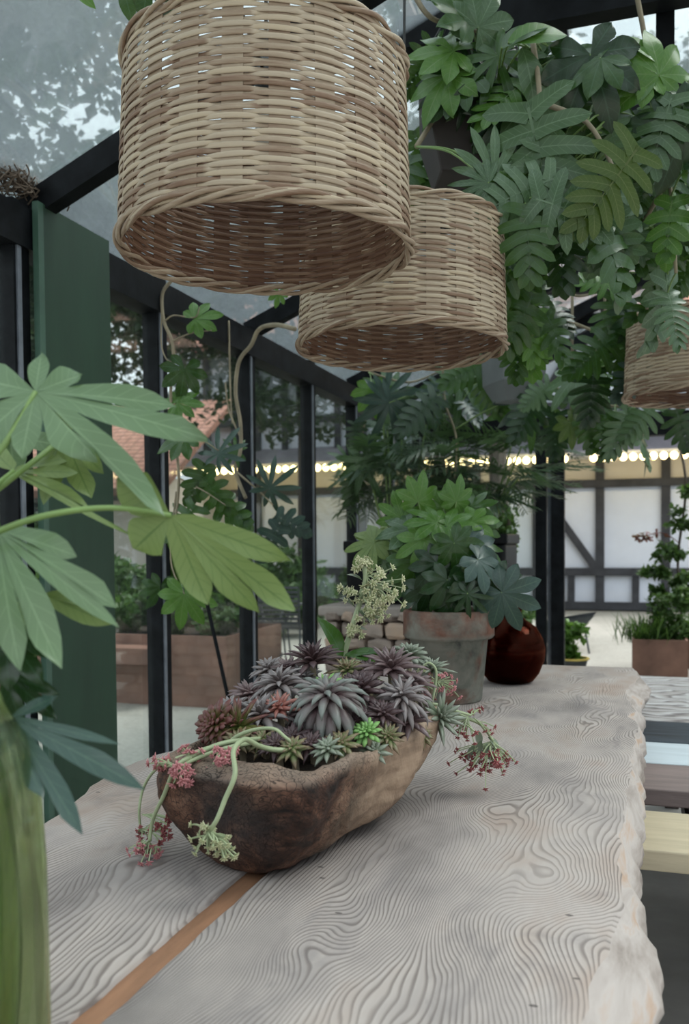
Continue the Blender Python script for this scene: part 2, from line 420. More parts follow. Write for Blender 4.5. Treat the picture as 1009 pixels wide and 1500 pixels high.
def amberm():
    m, nt, out = newmat('amber_glass'); n = N(nt)
    g = n('BsdfGlass', {'Color': (.38, .15, .10, 1), 'IOR': 1.45, 'Roughness': .02}).outputs[0]
    tr = n('BsdfTransparent', {'Color': (.46, .21, .14, 1)}).outputs[0]
    mx = n('MixShader', {0: .75, 1: tr, 2: g}).outputs[0]
    nt.links.new(mx, out.inputs[0]); return m
amber = amberm()
def greenglassm():
    m, nt, out = newmat('green_bottle_glass'); n = N(nt)
    g = n('BsdfGlass', {'Color': (.84, .88, .76, 1), 'IOR': 1.45, 'Roughness': .03}).outputs[0]
    tr = n('BsdfTransparent', {'Color': (.80, .85, .70, 1)}).outputs[0]
    mx = n('MixShader', {0: .6, 1: tr, 2: g}).outputs[0]
    nt.links.new(mx, out.inputs[0]); return m
greenglass = greenglassm()

def gravel():
    m, nt, out = newmat('gravel_yard'); n = N(nt)
    pos = n('NewGeometry').outputs['Position']
    a = n.noise(pos, .5, 4, .6); b_ = n.noise(pos, 40, 4, .7)
    f = n.math('ADD', n.math('MULTIPLY', a, .5), n.math('MULTIPLY', b_, .5))
    c = n.ramp(f, [(.3, (.20, .20, .17)), (.5, (.36, .35, .31)), (.7, (.48, .46, .42))])
    b = n.bsdf(color=c, rough=.9, normal=n.bump(b_, .5, .01)); nt.links.new(b, out.inputs[0]); return m
gravelm = gravel()
def tiles():
    m, nt, out = newmat('red_roof_tiles'); n = N(nt)
    tc = n('TexCoord').outputs['UV']; sp = n('SeparateXYZ', {0: tc})
    fx = n.math('FRACT', sp.outputs[0]); fy = n.math('FRACT', sp.outputs[1])
    edge = n.math('MAXIMUM', n.math('MULTIPLY', n.math('LESS_THAN', fy, .22), 1.0), n.math('MULTIPLY', n.math('LESS_THAN', fx, .2), .6))
    nz = n.noise(tc, 1.7, 3)
    c = n.ramp(nz, [(.3, (.36, .17, .12)), (.7, (.56, .30, .22))])
    c = n.mix(n.math('MULTIPLY', edge, .75), c, (.12, .06, .05))
    b = n.bsdf(color=c, rough=.85, normal=n.bump(n.math('SUBTRACT', 1.0, edge), .5, .03)); nt.links.new(b, out.inputs[0]); return m
tilem = tiles()
def stonem_():
    m, nt, out = newmat('field_stone'); n = N(nt)
    tc = n('TexCoord').outputs['Object']; r = n('ObjectInfo').outputs['Random']
    f = n.math('ADD', n.math('MULTIPLY', n.noise(tc, 7, 5, .65), .6), n.math('MULTIPLY', r, .4))
    c = n.ramp(f, [(.25, (.16, .12, .10)), (.5, (.34, .27, .23)), (.7, (.42, .29, .21)), (.85, (.46, .41, .37))])
    b = n.bsdf(color=c, rough=.85, normal=n.bump(n.noise(tc, 18, 5), .6, .01)); nt.links.new(b, out.inputs[0]); return m
stonem = stonem_()
def glowm():
    m, nt, out = newmat('lit_bulb'); n = N(nt)
    e = n('Emission', {'Color': (1.0, .78, .36, 1), 'Strength': 7.0}).outputs[0]
    nt.links.new(e, out.inputs[0]); return m
bulbm = glowm()
def greywood():
    m, nt, out = newmat('grey_driftwood'); n = N(nt)
    pos = n('NewGeometry').outputs['Position']
    h = n.math('ADD', n.math('MULTIPLY', n('SeparateXYZ', {0: pos}).outputs[1], 14), n.math('MULTIPLY', n.noise(n.vscale(pos, (1.0, 2, 1)), 2.2, 3), 9))
    f = n.math('FRACT', h)
    c = n.ramp(f, [(.1, (.44, .42, .42)), (.55, (.30, .27, .26)), (.8, (.12, .10, .10)), (.98, (.42, .40, .40))])
    b = n.bsdf(color=c, rough=.8, normal=n.bump(f, .3, .002)); nt.links.new(b, out.inputs[0]); return m
greyw = greywood()

# ------------------------------------------------------------------ structure
GX0, GX1, RX = -1.93, 4.93, 1.5           # glasshouse walls and ridge
GY0, GY1 = -1.2, 8.1
EZ, SL = 2.36, .42                        # eave height, roof slope
def roofz(x): return EZ + SL*((x-GX0) if x <= RX else (GX1-x))
fl = obj('floor', box(GX0-.1, GY0-.1, -.12, GX1+.1, GY1+.1, 0.012), concrete); tag(fl, 'dark concrete glasshouse floor', 'floor', kind='structure')
gr = obj('ground', ([(-40, -12, -.02), (30, -12, -.02), (30, 45, -.02), (-40, 45, -.02)], [(0, 1, 2, 3)]), gravelm); tag(gr, 'pale gravel yard outside the glasshouse', 'ground', kind='structure')

def pane(name, parent, quad, th, mat):
    a, b, c, d = [V3(p) for p in quad]; nn = (b-a).cross(d-a).normalized()*th/2
    v = [p-nn for p in (a, b, c, d)]+[p+nn for p in (a, b, c, d)]
    return obj(name, (v, [(0, 3, 2, 1), (4, 5, 6, 7), (0, 1, 5, 4), (1, 2, 6, 5), (2, 3, 7, 6), (3, 0, 4, 7)]), mat, parent)
# left wall: posts on the glazing line
postY = [-.3, .6, 1.5, 2.44, 3.34, 4.26, 5.18, 6.08, 7.1, 8.05]
wl = tag(empty('wall_left', (GX0, 3.4, 0)), 'glazed left wall with black steel posts', 'wall', kind='structure')
for i, y in enumerate(postY):
    obj('post', box(GX0-.035, y-.04, 0, GX0+.035, y+.04, EZ), black, wl)
    obj('post_cover', box(GX0+.035, y-.028, 0, GX0+.042, y-.008, EZ-.1), blacktrim, wl)
for a, b in zip(postY, postY[1:]):
    pane('glass_pane', wl, [(GX0-.01, a+.03, .06), (GX0-.01, b-.03, .06), (GX0-.01, b-.03, EZ-.1), (GX0-.01, a+.03, EZ-.1)], .006, wallglass)
    obj('sill_rail', box(GX0-.03, a+.04, .0, GX0+.03, b-.04, .07), black, wl)
obj('eave_rail', join(box(GX0-.055, GY0, EZ-.15, GX0+.05, GY1, EZ-.02), box(GX0-.1, GY0, EZ-.03, GX0-.02, GY1, EZ+.02)), black, wl)
# right wall (mostly out of view)
wr = tag(empty('wall_right', (GX1, 3.4, 0)), 'glazed right wall with black steel posts', 'wall', kind='structure')
for y in postY[::2]: obj('post', box(GX1-.035, y-.03, 0, GX1+.035, y+.03, EZ), black, wr)
obj('eave_rail', box(GX1-.05, GY0, EZ-.13, GX1+.05, GY1, EZ), black, wr)
# end wall
wb = tag(empty('wall_back', (RX, GY1, 0)), 'glazed gable end wall with black door posts', 'wall', kind='structure')
for x0, x1 in ((-1.96, -1.88), (-.85, -.755), (-.715, -.60), (1.35, 1.44), (3.0, 3.08), (4.86, 4.96)):
    obj('post', box(x0, GY1-.05, 0, x1, GY1+.05, 2.3), black, wb)
obj('post_gap_strip', box(-.75, GY1+.01, 0, -.72, GY1+.02, 2.13), blacktrim, wb)
obj('head_beam', box(GX0, GY1-.06, 2.13, GX1, GY1+.06, 2.33), black, wb)
for x0, x1 in ((-1.88, -.85), (1.44, 3.0), (3.08, 4.86)):
    pane('glass_pane', wb, [(x0, GY1, .05), (x1, GY1, .05), (x1, GY1, 2.13), (x0, GY1, 2.13)], .006, wallglass)
gv = [(GX0, GY1, 2.33), (GX1, GY1, 2.33), (RX, GY1, roofz(RX)-.03)]
obj('gable_glass', (gv, [(0, 1, 2)]), wallglass, wb)
# roof
rf = tag(empty('ceiling', (RX, 3.4, EZ)), 'pitched dirty glass roof on black steel rafters with collar ties', 'ceiling', kind='structure')
rafY = [.72, 2.54, 4.34, 6.1, 7.12, 8.08]
for i, y in enumerate([-1.1]+rafY):
    hgt = .085 if y < 5 else .10
    obj('rafter', bar((GX0-.02, y, EZ-.0), (RX, y, roofz(RX)), .06, hgt), black, rf)
    obj('rafter', bar((RX, y, roofz(RX)), (GX1, y, EZ), .06, hgt), black, rf)
    ty = 2.98 if y < 3 else y+.12
    if 2 < y < 8: obj('collar_tie', box(-.76, ty-.035, 2.90, 3.76, ty+.035, 3.0), black, rf)
    if 2 < y < 3: obj('hanger_post', bar((.085, 3.06, 2.80), (.085, 3.06, roofz(.085)), .055, .05, (0, 1, 0)), black, rf)
obj('ridge_beam', box(RX-.04, GY0, roofz(RX)-.08, RX+.04, GY1, roofz(RX)+.04), black, rf)
obj('purlin', bar((-.25, GY0, roofz(-.25)-.02), (-.25, GY1, roofz(-.25)-.02), .035, .035), black, rf)
ry = [GY0, .72, 2.54, 4.34, 6.1, 7.12, GY1]
for a, b in zip(ry, ry[1:]):
    pane('roof_pane', rf, [(GX0-.1, a, EZ+.045), (GX0-.1, b, EZ+.045), (RX, b, roofz(RX)+.085), (RX, a, roofz(RX)+.085)], .006, roofglass)
    pane('roof_pane', rf, [(RX, a, roofz(RX)+.085), (RX, b, roofz(RX)+.085), (GX1+.1, b, EZ+.045), (GX1+.1, a, EZ+.045)], .006, roofglass)
# green painted panel on the left wall
gp = empty('green_panel', (GX0+.05, 2.78, 0)); tag(gp, 'tall dark green painted panel standing against the left glass wall', 'panel')
zt = EZ-.03
obj('board', box(-1.872, 2.50, .012, -1.852, 2.885, 2.365), greenpaint, gp)
obj('edge_strip', box(-1.872, 2.470, .012, -1.850, 2.498, 2.365), simple('green_strip', (.06, .12, .085), .4), gp)

# ------------------------------------------------------------------ leaf generators
def lobed(lobes, fold=.10, droop=.18, wave=.04, rows=10, seed=0, shape=None):
    """palmate leaf in the XY plane, centre at the origin; lobes = (angle from +Y clockwise, length, half width)"""
    rnd = random.Random(seed); lobes = sorted(lobes); v = []; f = []; uv = []
    Lm = max(l[1] for l in lobes)
    xs, ys = shape or ([0, .25, .5, .68, .86, 1], [.55, .75, .98, 1.0, .66, .03])
    for i, (a, L, W) in enumerate(lobes):
        ar = (lobes[i+1][0]-a)/2 if i < len(lobes)-1 else .5
        al = (a-lobes[i-1][0])/2 if i > 0 else .5
        d = V3((sin(a), cos(a), 0)); s = V3((cos(a), -sin(a), 0)); n0 = len(v); ph = rnd.uniform(0, 6)
        for r in range(rows+1):
            t = r/rows; rr = t*L
            for k in (-1, -.5, 0, .5, 1):
                lim = rr*math.tan(min(1.2, al if k < 0 else ar))
                wd = min(lim, W*interp(t, xs, ys))
                p = d*rr + s*(wd*k)
                q = p.length
                z = fold*abs(k)*wd - droop*q*q/Lm + wave*W*sin(ph+t*7+k*1.3)*t*abs(k)*2
                v.append(V3((p.x, p.y, z))); uv.append((k, t))
        for r in range(rows):
            for k in range(4):
                a0 = n0+r*5+k; f.append((a0, a0+1, a0+6, a0+5))
    return (v, f, uv)
def pinnate(L=1.0, n=8, wid=.42, seed=0, droop=.25, lobew=1.0, curl=.3, wave=.04):
    """split leaf: midrib along +Y with finger lobes both sides"""
    rnd = random.Random(seed); v = []; f = []; uv = []
    def rib(y): return V3((0, y, -droop*y*y/L))
    step = L*.86/n
    for sgn in (-1, 1):
        for i in range(n):
            q = i/(n-1); yb = L*.04+step*(i+.35)
            ang = radians(interp(q, [0, .3, .7, 1], [118, 80, 55, 30])) + rnd.uniform(-.06, .06)
            ll = L*wid*interp(q, [0, .25, .6, 1], [.80, 1.0, .86, .55])*rnd.uniform(.9, 1.08)
            d = V3((sgn*sin(ang), cos(ang), 0)); s = V3((cos(ang), -sgn*sin(ang), 0))*sgn
            bw = step*.58; n0 = len(v); ph = rnd.uniform(0, 6)
            for r in range(8):
                t = r/7; wd = bw*lobew*interp(t, [0, .18, .35, .7, .9, 1], [1.15, 1.05, .93, .92, .6, .06])
                c = rib(yb)+d*(ll*t)+V3((0, ll*t*t*.10, 0))
                for k in (-1, 0, 1):
                    p = c+s*(wd*k)
                    p.z += -curl*(ll*t)**2/L*1.5 + .12*abs(k)*wd + wave*L*.3*sin(ph+t*4)*t*t
                    v.append(p); uv.append((k, t))
            for r in range(7):
                for k in range(2):
                    a0 = n0+r*3+k
                    f.append((a0, a0+1, a0+4, a0+3) if sgn > 0 else (a0, a0+3, a0+4, a0+1))
    n0 = len(v)      # terminal lobe
    for r in range(7):
        t = r/6; wd = step*.75*interp(t, [0, .4, .8, 1], [.6, 1, .7, .05]); y = L*.86+L*.22*t
        for k in (-1, 0, 1): p = rib(y); v.append(p+V3((wd*k, 0, .1*abs(k)*wd))); uv.append((k, t))
    for r in range(6):
        for k in range(2):
            a0 = n0+r*3+k; f.append((a0, a0+1, a0+4, a0+3))
    n0 = len(v)      # midrib
    for r in range(9):
        y = L*.9*r/8; wd = L*.012*(1-.7*r/8)
        for k in (-1, 1): v.append(rib(y)+V3((wd*k, 0, .004*L))); uv.append((0, .5))
    for r in range(8): a0 = n0+r*2; f.append((a0, a0+1, a0+3, a0+2))
    return (v, f, uv)
def lance(L=1, W=.12, droop=.3, rows=7, fold=.15):
    v = []; f = []; uv = []
    for r in range(rows+1):
        t = r/rows; wd = W*sin(pi*min(1, t*.97+.03))**.8
        for k in (-1, 0, 1): v.append(V3((k*wd, L*t, fold*abs(k)*wd-droop*L*t*t))); uv.append((k, t))
    for r in range(rows):
        for k in range(2): a0 = r*3+k; f.append((a0, a0+1, a0+4, a0+3))
    return (v, f, uv)
def frond(L=1, n=20, ll=.28, droop=.45, seed=0, w=.016):
    rnd = random.Random(seed); v = []; f = []; uv = []
    def rib(t): return V3((0, L*t*(1-.12*t), -droop*L*t*t))
    for r in range(10):
        t = r/9
        for k in (-1, 1): v.append(rib(t)+V3((k*.006*L, 0, 0))); uv.append((0, .5))
    for r in range(9): a0 = r*2; f.append((a0, a0+1, a0+3, a0+2))
    for i in range(n):
        t = .12+.86*i/n
        for sgn in (-1, 1):
            l2 = ll*L*interp(t, [0, .4, 1], [.7, 1, .5])*rnd.uniform(.85, 1.15); a = radians(62-25*t)+rnd.uniform(-.12, .12)
            d = V3((sgn*sin(a), cos(a), rnd.uniform(-.25, .15))).normalized(); s = V3((cos(a), -sgn*sin(a), 0))
            n0 = len(v); b = rib(t)
            for q in range(4):
                tt = q/3; wd = w*L*(.5, 1, .8, .05)[q]; c = b+d*l2*tt+V3((0, 0, -.35*l2*tt*tt))
                for k in (-1, 1): v.append(c+s*wd*k); uv.append((k, tt))
            for q in range(3): a0 = n0+q*2; f.append((a0, a0+1, a0+3, a0+2))
    return (v, f, uv)
def cloud(n, rx, ry, rz, size, seed, flat=0.0, shell=.5):
    """leafy clump of n small pointed leaves inside an ellipsoid made of lobes"""
    rnd = random.Random(seed); v = []; f = []; uv = []
    subs = []
    for i in range(max(6, int(10*shell))):
        a = rnd.uniform(0, 2*pi); q = rnd.uniform(-1, 1); rr = sqrt(1-q*q)
        subs.append((V3((rx*rr*cos(a)*.62, ry*rr*sin(a)*.62, rz*q*.62)), rnd.uniform(.28, .5)))
    for i in range(n):
        c, r = subs[i % len(subs)]
        while True:
            p = V3((rnd.uniform(-1, 1), rnd.uniform(-1, 1), rnd.uniform(-1, 1)))
            if .25 < p.length < 1: break
        p = c+V3((p.x*rx*r, p.y*ry*r, p.z*rz*r))
        d = V3((rnd.gauss(0, 1), rnd.gauss(0, 1), rnd.gauss(-.3, .7))).normalized()
        nn = V3((rnd.gauss(0, .6), rnd.gauss(0, .6), 1)); s = d.cross(nn).normalized(); s2 = size*rnd.uniform(.6, 1.25)
        n0 = len(v); up = s.cross(d)
        v += [p, p+d*s2*.45+s*s2*.34, p+d*s2, p+d*s2*.45-s*s2*.34, p+d*s2*.5+up*s2*-.08]
        uv += [(0, 0), (1, .5), (0, 1), (-1, .5), (0, .5)]
        f += [(n0, n0+1, n0+4), (n0+1, n0+2, n0+4), (n0+2, n0+3, n0+4), (n0+3, n0, n0+4)]
    return (v, f, uv)
def move(g, p): p = V3(p); return ([V3(a)+p for a in g[0]],)+tuple(g[1:])

# ------------------------------------------------------------------ world beyond the glass
BY = 16.3
def barnbox(x0, z0, x1, z1, d=.0, th=.08): return box(x0, BY-d-th, z0, x1, BY-d, z1)
barn = empty('half_timbered_barn', (0, BY+2, 0)); tag(barn, 'long white half-timbered barn with dark beams behind the glasshouse', 'building')
obj('wall', box(-8.6, BY, 0, 8.5, BY+4, 5.2), white_wall, barn)
obj('upper_infill', box(-8.5, BY-.015, 2.29, 8.4, BY-.002, 2.66), beige_wall, barn)
xs = [-8.5+1.09*i for i in range(16)]
xs = [-.60-1.09*i for i in range(8)]+[.49+1.09*i for i in range(7)]
for x in sorted(xs):
    obj('timber_post', barnbox(x-.075, .1, x+.075, 5.1), timber, barn)
    obj('timber_stud', barnbox(x-.55, .1, x-.43, .62), timber, barn)
    if x < 8: obj('timber_stud', barnbox(x-.55, 2.95, x-.44, 5.1), timber, barn)
for z0, z1 in ((0, .14), (.60, .74), (2.15, 2.29), (3.55, 3.68), (5.0, 5.15)):
    obj('timber_rail', barnbox(-8.5, z0, 8.4, z1, .02), timber, barn)
def brace(x0, z0, x1, z1): obj('timber_brace', bar((x0, BY-.06, z0), (x1, BY-.06, z1), .07, .13, (0, 0, 1)), timber, barn)
brace(-1.62, 2.1, -.66, .72); brace(2.6, 2.1, 3.5, .72); brace(-4.9, 2.1, -4.0, .72)
for x in (-2.78, -.6, 1.58, 3.76): brace(x-.5, 3.6, x+.02, 2.95); brace(x+.5, 3.6, x-.02, 2.95)
for x in (-3.8, -1.69, .49, 2.67): brace(x, 3.6, x+.85, 4.95)
obj('lean_to_roof', ([(-8.7, BY-.75, 2.66), (8.6, BY-.75, 2.66), (8.6, BY, 3.04), (-8.7, BY, 3.04), (-8.7, BY-.75, 2.70), (8.6, BY-.75, 2.70), (8.6, BY, 3.08), (-8.7, BY, 3.08)],
     [(0, 3, 2, 1), (4, 5, 6, 7), (0, 1, 5, 4), (1, 2, 6, 5), (2, 3, 7, 6), (3, 0, 4, 7)]), greyroof, barn)
obj('gutter', box(-8.7, BY-.8, 2.64, 8.6, BY-.72, 2.72), simple('pale_gutter', (.4, .4, .42), .5), barn)
def slope(x0, y0, z0, x1, y1, z1, du, dv):
    ln = sqrt((y1-y0)**2+(z1-z0)**2)
    v = [(x0, y0, z0), (x1, y0, z0), (x1, y1, z1), (x0, y1, z1), (x0, y0, z0-.12), (x1, y0, z0-.12), (x1, y1, z1-.12), (x0, y1, z1-.12)]
    uv = [(0, 0), ((x1-x0)/du, 0), ((x1-x0)/du, ln/dv), (0, ln/dv)]*2
    return (v, [(0, 1, 2, 3), (4, 7, 6, 5), (0, 4, 5, 1), (1, 5, 6, 2), (2, 6, 7, 3), (3, 7, 4, 0)], uv)
obj('roof', slope(-8.9, BY-.5, 5.1, 8.8, BY+3, 8.6, .28, .36), tilem, barn)
# bulbs under the gutter
bs = empty('string_of_bulbs', (0, BY-.85, 2.6)); tag(bs, 'string of glowing round bulbs under the grey eave of the barn', 'string lights')
obj('cable', tube([(-8.2, BY-.86, 2.66), (0, BY-.86, 2.655), (8, BY-.86, 2.66)], .008, 5, 3), cable, bs)
bulbmesh = None
for i in range(92):
    x = -8.1+.158*i
    if abs(i-63) < 1 or i in (45, 46, 64, 70) or x > 6.2: continue
    if bulbmesh is None:
        pr = [(.001, -.045), (.025, -.038), (.043, -.012), (.045, .008), (.034, .032), (.018, .045), (.001, .048)]
        g = lathe(pr, (0, 0, 0), 12); bulbmesh = mesh('bulb', g, bulbm, True)
    inst('bulb', bulbmesh, bs, (x, BY-.86, 2.60), Matrix.Identity(3), 1.35)
# low house with red tiles, left
hs = empty('tiled_house', (-12, 15, 0)); tag(hs, 'low house with a red tiled roof seen through the left panes', 'building')
obj('wall', box(-22, 13.6, 0, -7.9, 17, 2.4), beige_wall, hs)
obj('roof', slope(-22.5, 12.8, 2.15, -7.3, 15.6, 4.0, .22, .15), tilem, hs)
obj('fascia', box(-22.4, 12.82, 1.95, -7.4, 12.9, 2.10), simple('dark_fascia', (.06, .05, .045), .7), hs)
for x in (-19, -16, -13, -10.2): obj('window', join(box(x-.5, 13.54, .9, x+.5, 13.62, 2.0)), simple('house_window', (.03, .035, .04), .15), hs)

# trees
crown = [mesh('crown', cloud(20000, 2.7, 2.7, 2.2, .15, s, shell=1.6+.2*s), L_tree) for s in (1, 2)]
def tree(name, label, x, y, z, s, k, th, group='trees around the glasshouse', lean=(0, 0)):
    t = empty(name, (x, y, 0)); tag(t, label, 'tree', group)
    ob = inst('crown', crown[k], t, (x+lean[0], y+lean[1], z), Matrix.Rotation(x*1.7, 3, 'Z'), s)
    obj('trunk', tube([(x, y, -.1), (x+lean[0]*.3, y+lean[1]*.3, z*.5), (x+lean[0], y+lean[1], z)], th, 9, 4, th*.5), bark, t)
    rnd = random.Random(int(x*10))
    gs = []
    for i in range(6):
        a = i*1.05+x; q = V3((x+lean[0]*.8, y+lean[1]*.8, z*.8))
        e = V3((x+lean[0]+cos(a)*1.9*s, y+lean[1]+sin(a)*1.9*s, z+rnd.uniform(.2, 1.4)*s))
        gs.append(tube([q, (q+e)/2+V3((0, 0, .25)), e], th*.4, 6, 4, th*.12))
    obj('branches', join(*gs), bark, t)
tree('broadleaf_tree', 'broad tree crown seen through the roof glass at the top left', -6.4, 6.2, 6.3, 1.0, 0, .17)
tree('broadleaf_tree', 'tree over the red tiled roof, between green panel and second post', -7.3, 10.2, 4.5, .95, 1, .15)
tree('broadleaf_tree', 'dark tree in front of the barn left end', -4.5, 12.0, 4.8, 1.0, 0, .16)
tree('broadleaf_tree', 'far tree left of the barn, showing between the left wall posts', -9.6, 11.6, 4.9, 1.0, 1, .2)
tree('broadleaf_tree', 'tall tree high above the near left roof panes', -8.2, 4.4, 7.6, 1.15, 1, .2)
tree('broadleaf_tree', 'tree close outside the left wall behind the green panel', -7.0, 6.9, 3.9, .62, 0, .1)
tree('broadleaf_tree', 'tree with its crown low over the near left roof panes', -5.3, 4.9, 5.9, .8, 1, .12)
tree('broadleaf_tree', 'tree between the barn and the last left wall posts', -2.9, 13.6, 5.2, .75, 1, .12)
tree('broadleaf_tree', 'tree rising behind the barn roof, seen over the hanging leaves', .8, 21.5, 9.3, 1.25, 1, .2)
tree('broadleaf_tree', 'tree behind the barn roof to the left of the hanging planters', -3.5, 21.5, 9.0, 1.25, 0, .2)
tree('broadleaf_tree', 'tree crown far behind the top right hanging leaves', -1.8, 12.6, 9.6, .95, 0, .15, lean=(-.4, 0))

# planters and shrubs outside
def planter(name, label, x0, y0, x1, y1, h, mat=corten, th=.02):
    p = empty(name, ((x0+x1)/2, (y0+y1)/2, -.02)); tag(p, label, 'planter')
    obj('side_panels', join(box(x0, y0, -.02, x1, y0+th, h), box(x0, y1-th, -.02, x1, y1, h), box(x0, y0+th, -.02, x0+th, y1-th, h), box(x1-th, y0+th, -.02, x1, y1-th, h)), mat, p)
    obj('soil', box(x0+th, y0+th, -.01, x1-th, y1-th, h-.05), soil, p); return p
planter('steel_planter', 'long rusty steel planter outside the left glass wall', -6.2, 6.1, -2.95, 7.2, .53)
obj('bench_ledge', box(-4.6, 5.85, .33, -3.45, 6.09, .45), corten, [o for o in bpy.data.objects if o.name == 'steel_planter'][0])
bushmesh = [mesh('foliage', cloud(2600, .5, .5, .42, .10, 10+s, shell=1.2), L_bush) for s in range(2)]
def bush(label, x, y, z, s, k=0, name='leafy_shrub', me=None, group='shrubs outside'):
    b = empty(name, (x, y, z)); tag(b, label, 'shrub', group)
    inst('foliage', me or bushmesh[k], b, (x, y, z+.38*s), Matrix.Rotation(x*3, 3, 'Z'), s)
    obj('stems', join(*[tube([(x, y, z-.05), (x+.12*s*cos(a), y+.12*s*sin(a), z+.2*s), (x+.25*s*cos(a), y+.25*s*sin(a), z+.45*s)], .008, 5, 3) for a in (0, 1.3, 2.6, 3.9, 5.2)]), greenstem, b)
bush('bright shrub in the rusty planter nearest the green panel', -5.6, 6.65, .48, .9, 0)
bush('shrub in the rusty planter behind the second post', -4.95, 6.6, .48, .85, 1)
bush('shrub in the middle of the rusty planter', -4.3, 6.7, .48, .8, 0)
bush('low shrub in the rusty planter left of the third post', -3.75, 6.6, .48, .62, 1)
bush('lowest shrub at the right end of the rusty planter', -3.3, 6.6, .48, .45, 0)
bush('tall shrub against the house wall behind the planter', -7.4, 9.8, -.02, 2.1, 1)
bush('tall shrub in front of the barn left corner', -6.2, 11.5, -.02, 1.8, 0)
bush('shrub behind the wire chairs', -4.5, 11.0, -.02, 1.5, 1)
bush('shrub against the barn wall seen between black planter and door post', -1.75, 10.5, -.02, 1.35, 0)
bush('shrub behind the last left wall post', -3.6, 13.2, -.02, 1.7, 1)

planter('steel_planter', 'low square rusty steel planter beyond the end wall door', -.03, 8.5, .45, 9.1, .33)
planter('steel_planter', 'second rusty steel planter behind the square one, at the right edge', .47, 9.2, 1.3, 9.9, .30)
grassm = mesh('grass', (lambda rnd: join(*[move(lance(rnd.uniform(.22, .42), .006, rnd.uniform(.1, .5), 4), (0, 0, 0)) for _ in range(1)]))(random.Random(1)), L_bush)
def tuft(n, L, seed, spread, w=.006):
    rnd = random.Random(seed); out = []
    for i in range(n):
        g = lance(L*rnd.uniform(.6, 1.1), w, rnd.uniform(.1, .6), 4)
        a = rnd.uniform(0, 2*pi); R = frame((cos(a)*.35, sin(a)*.35, 1), (-cos(a), -sin(a), .3))
        o = V3((rnd.gauss(0, spread), rnd.gauss(0, spread), 0))
        out.append(([R @ p+o for p in g[0]], g[1], g[2]))
    return join(*out)
g1 = obj('grass_tuft', move(tuft(320, .33, 4, .12, .006), (.13, 8.8, .27)), L_bush); tag(g1, 'tuft of fine green grass in the square rusty planter', 'grass')
g2 = obj('leafy_shrub', move(cloud(1900, .32, .3, .42, .06, 31), (.42, 8.85, .62)), L_bush); tag(g2, 'airy shrub rising from the right side of the square rusty planter', 'shrub')
g3 = obj('leafy_shrub', move(cloud(1600, .42, .35, .55, .07, 32), (.85, 9.5, .9)), L_bush); tag(g3, 'taller wispy shrub in the rusty planter at the right edge', 'shrub')
tp = empty('young_tree', (.45, 9.0, .25)); tag(tp, 'thin young tree with small leaf clumps standing before the white barn', 'tree')
obj('stem', tube([(.45, 9.0, .25), (.38, 9.0, 1.0), (.45, 9.0, 1.7), (.4, 9, 2.1)], .012, 6, 4), bark, tp)
for i, (dx, z, s) in enumerate(((-.24, .95, .11), (-.1, 1.12, .13), (.04, 1.45, .15), (-.18, .72, .10), (.2, 1.7, .18), (.05, .85, .12))):
    obj('leaf_clump', move(cloud(260, s*1.3, s, s*.8, .07, 50+i), (.40+dx, 9.0, z)), L_bush, tp)
obj('red_leaf_sprig', join(move(cloud(50, .16, .08, .06, .06, 61), (.12, 9.0, 1.28)), tube([(.4, 9, 1.2), (.25, 9, 1.3), (.1, 9, 1.28)], .005, 5)), L_red, tp)
# wheelbarrow-like tray and small pot by the door
wb_ = empty('wheelbarrow', (-.72, 10.4, -.02)); tag(wb_, 'dark tipped metal barrow tray on thin legs right behind the door post', 'wheelbarrow')
a_, b_, c_ = at(800, 910, 10.4), at(872, 899, 10.4), at(852, 921, 10.4); d_ = at(800, 940, 10.4)
trv = []
for dy in (-.28, .28):
    for p in (a_, b_, c_, d_): trv.append(V3((p.x, 10.4+dy, p.z)))
obj('tray', (trv, [(0, 1, 2, 3), (7, 6, 5, 4), (0, 3, 7, 4), (1, 5, 6, 2), (2, 6, 7, 3)]), chairsteel, wb_)
lg = at(856, 922, 10.15); lg2 = at(863, 975, 10.15)
obj('leg', tube([(lg.x, 10.2, lg.z), (lg2.x, 10.15, -.02)], .012, 6, 2), chairsteel, wb_)
obj('leg', tube([(lg.x-.5, 10.2, lg.z), (lg2.x-.5, 10.15, -.02)], .012, 6, 2), chairsteel, wb_)
tr_ = lathe([(.001, 0), (.16, .0), (.17, .03), (.16, .05)], (0, 0, 0), 20)
pq = empty('potted_herb', (-.52, 8.9, -.02)); tag(pq, 'green leafy plant in a low dark pot with a yellow rim beside the door post', 'potted plant')
hp = at(838, 968, 8.9)
pq.location = (hp.x, 8.9, -.02)
obj('pot', lathe([(.001, 0), (.12, 0), (.15, .10), (.14, .10), (.13, .08)], (hp.x, 8.9, -.02), 24), greybin, pq)
obj('rim', lathe([(.148, .095), (.165, .10), (.165, .115), (.145, .115), (.148, .095)], (hp.x, 8.9, -.02), 24), yellow, pq)
obj('foliage', move(cloud(420, .15, .14, .22, .09, 71), (hp.x-.02, 8.9, .26)), L_bri, pq)

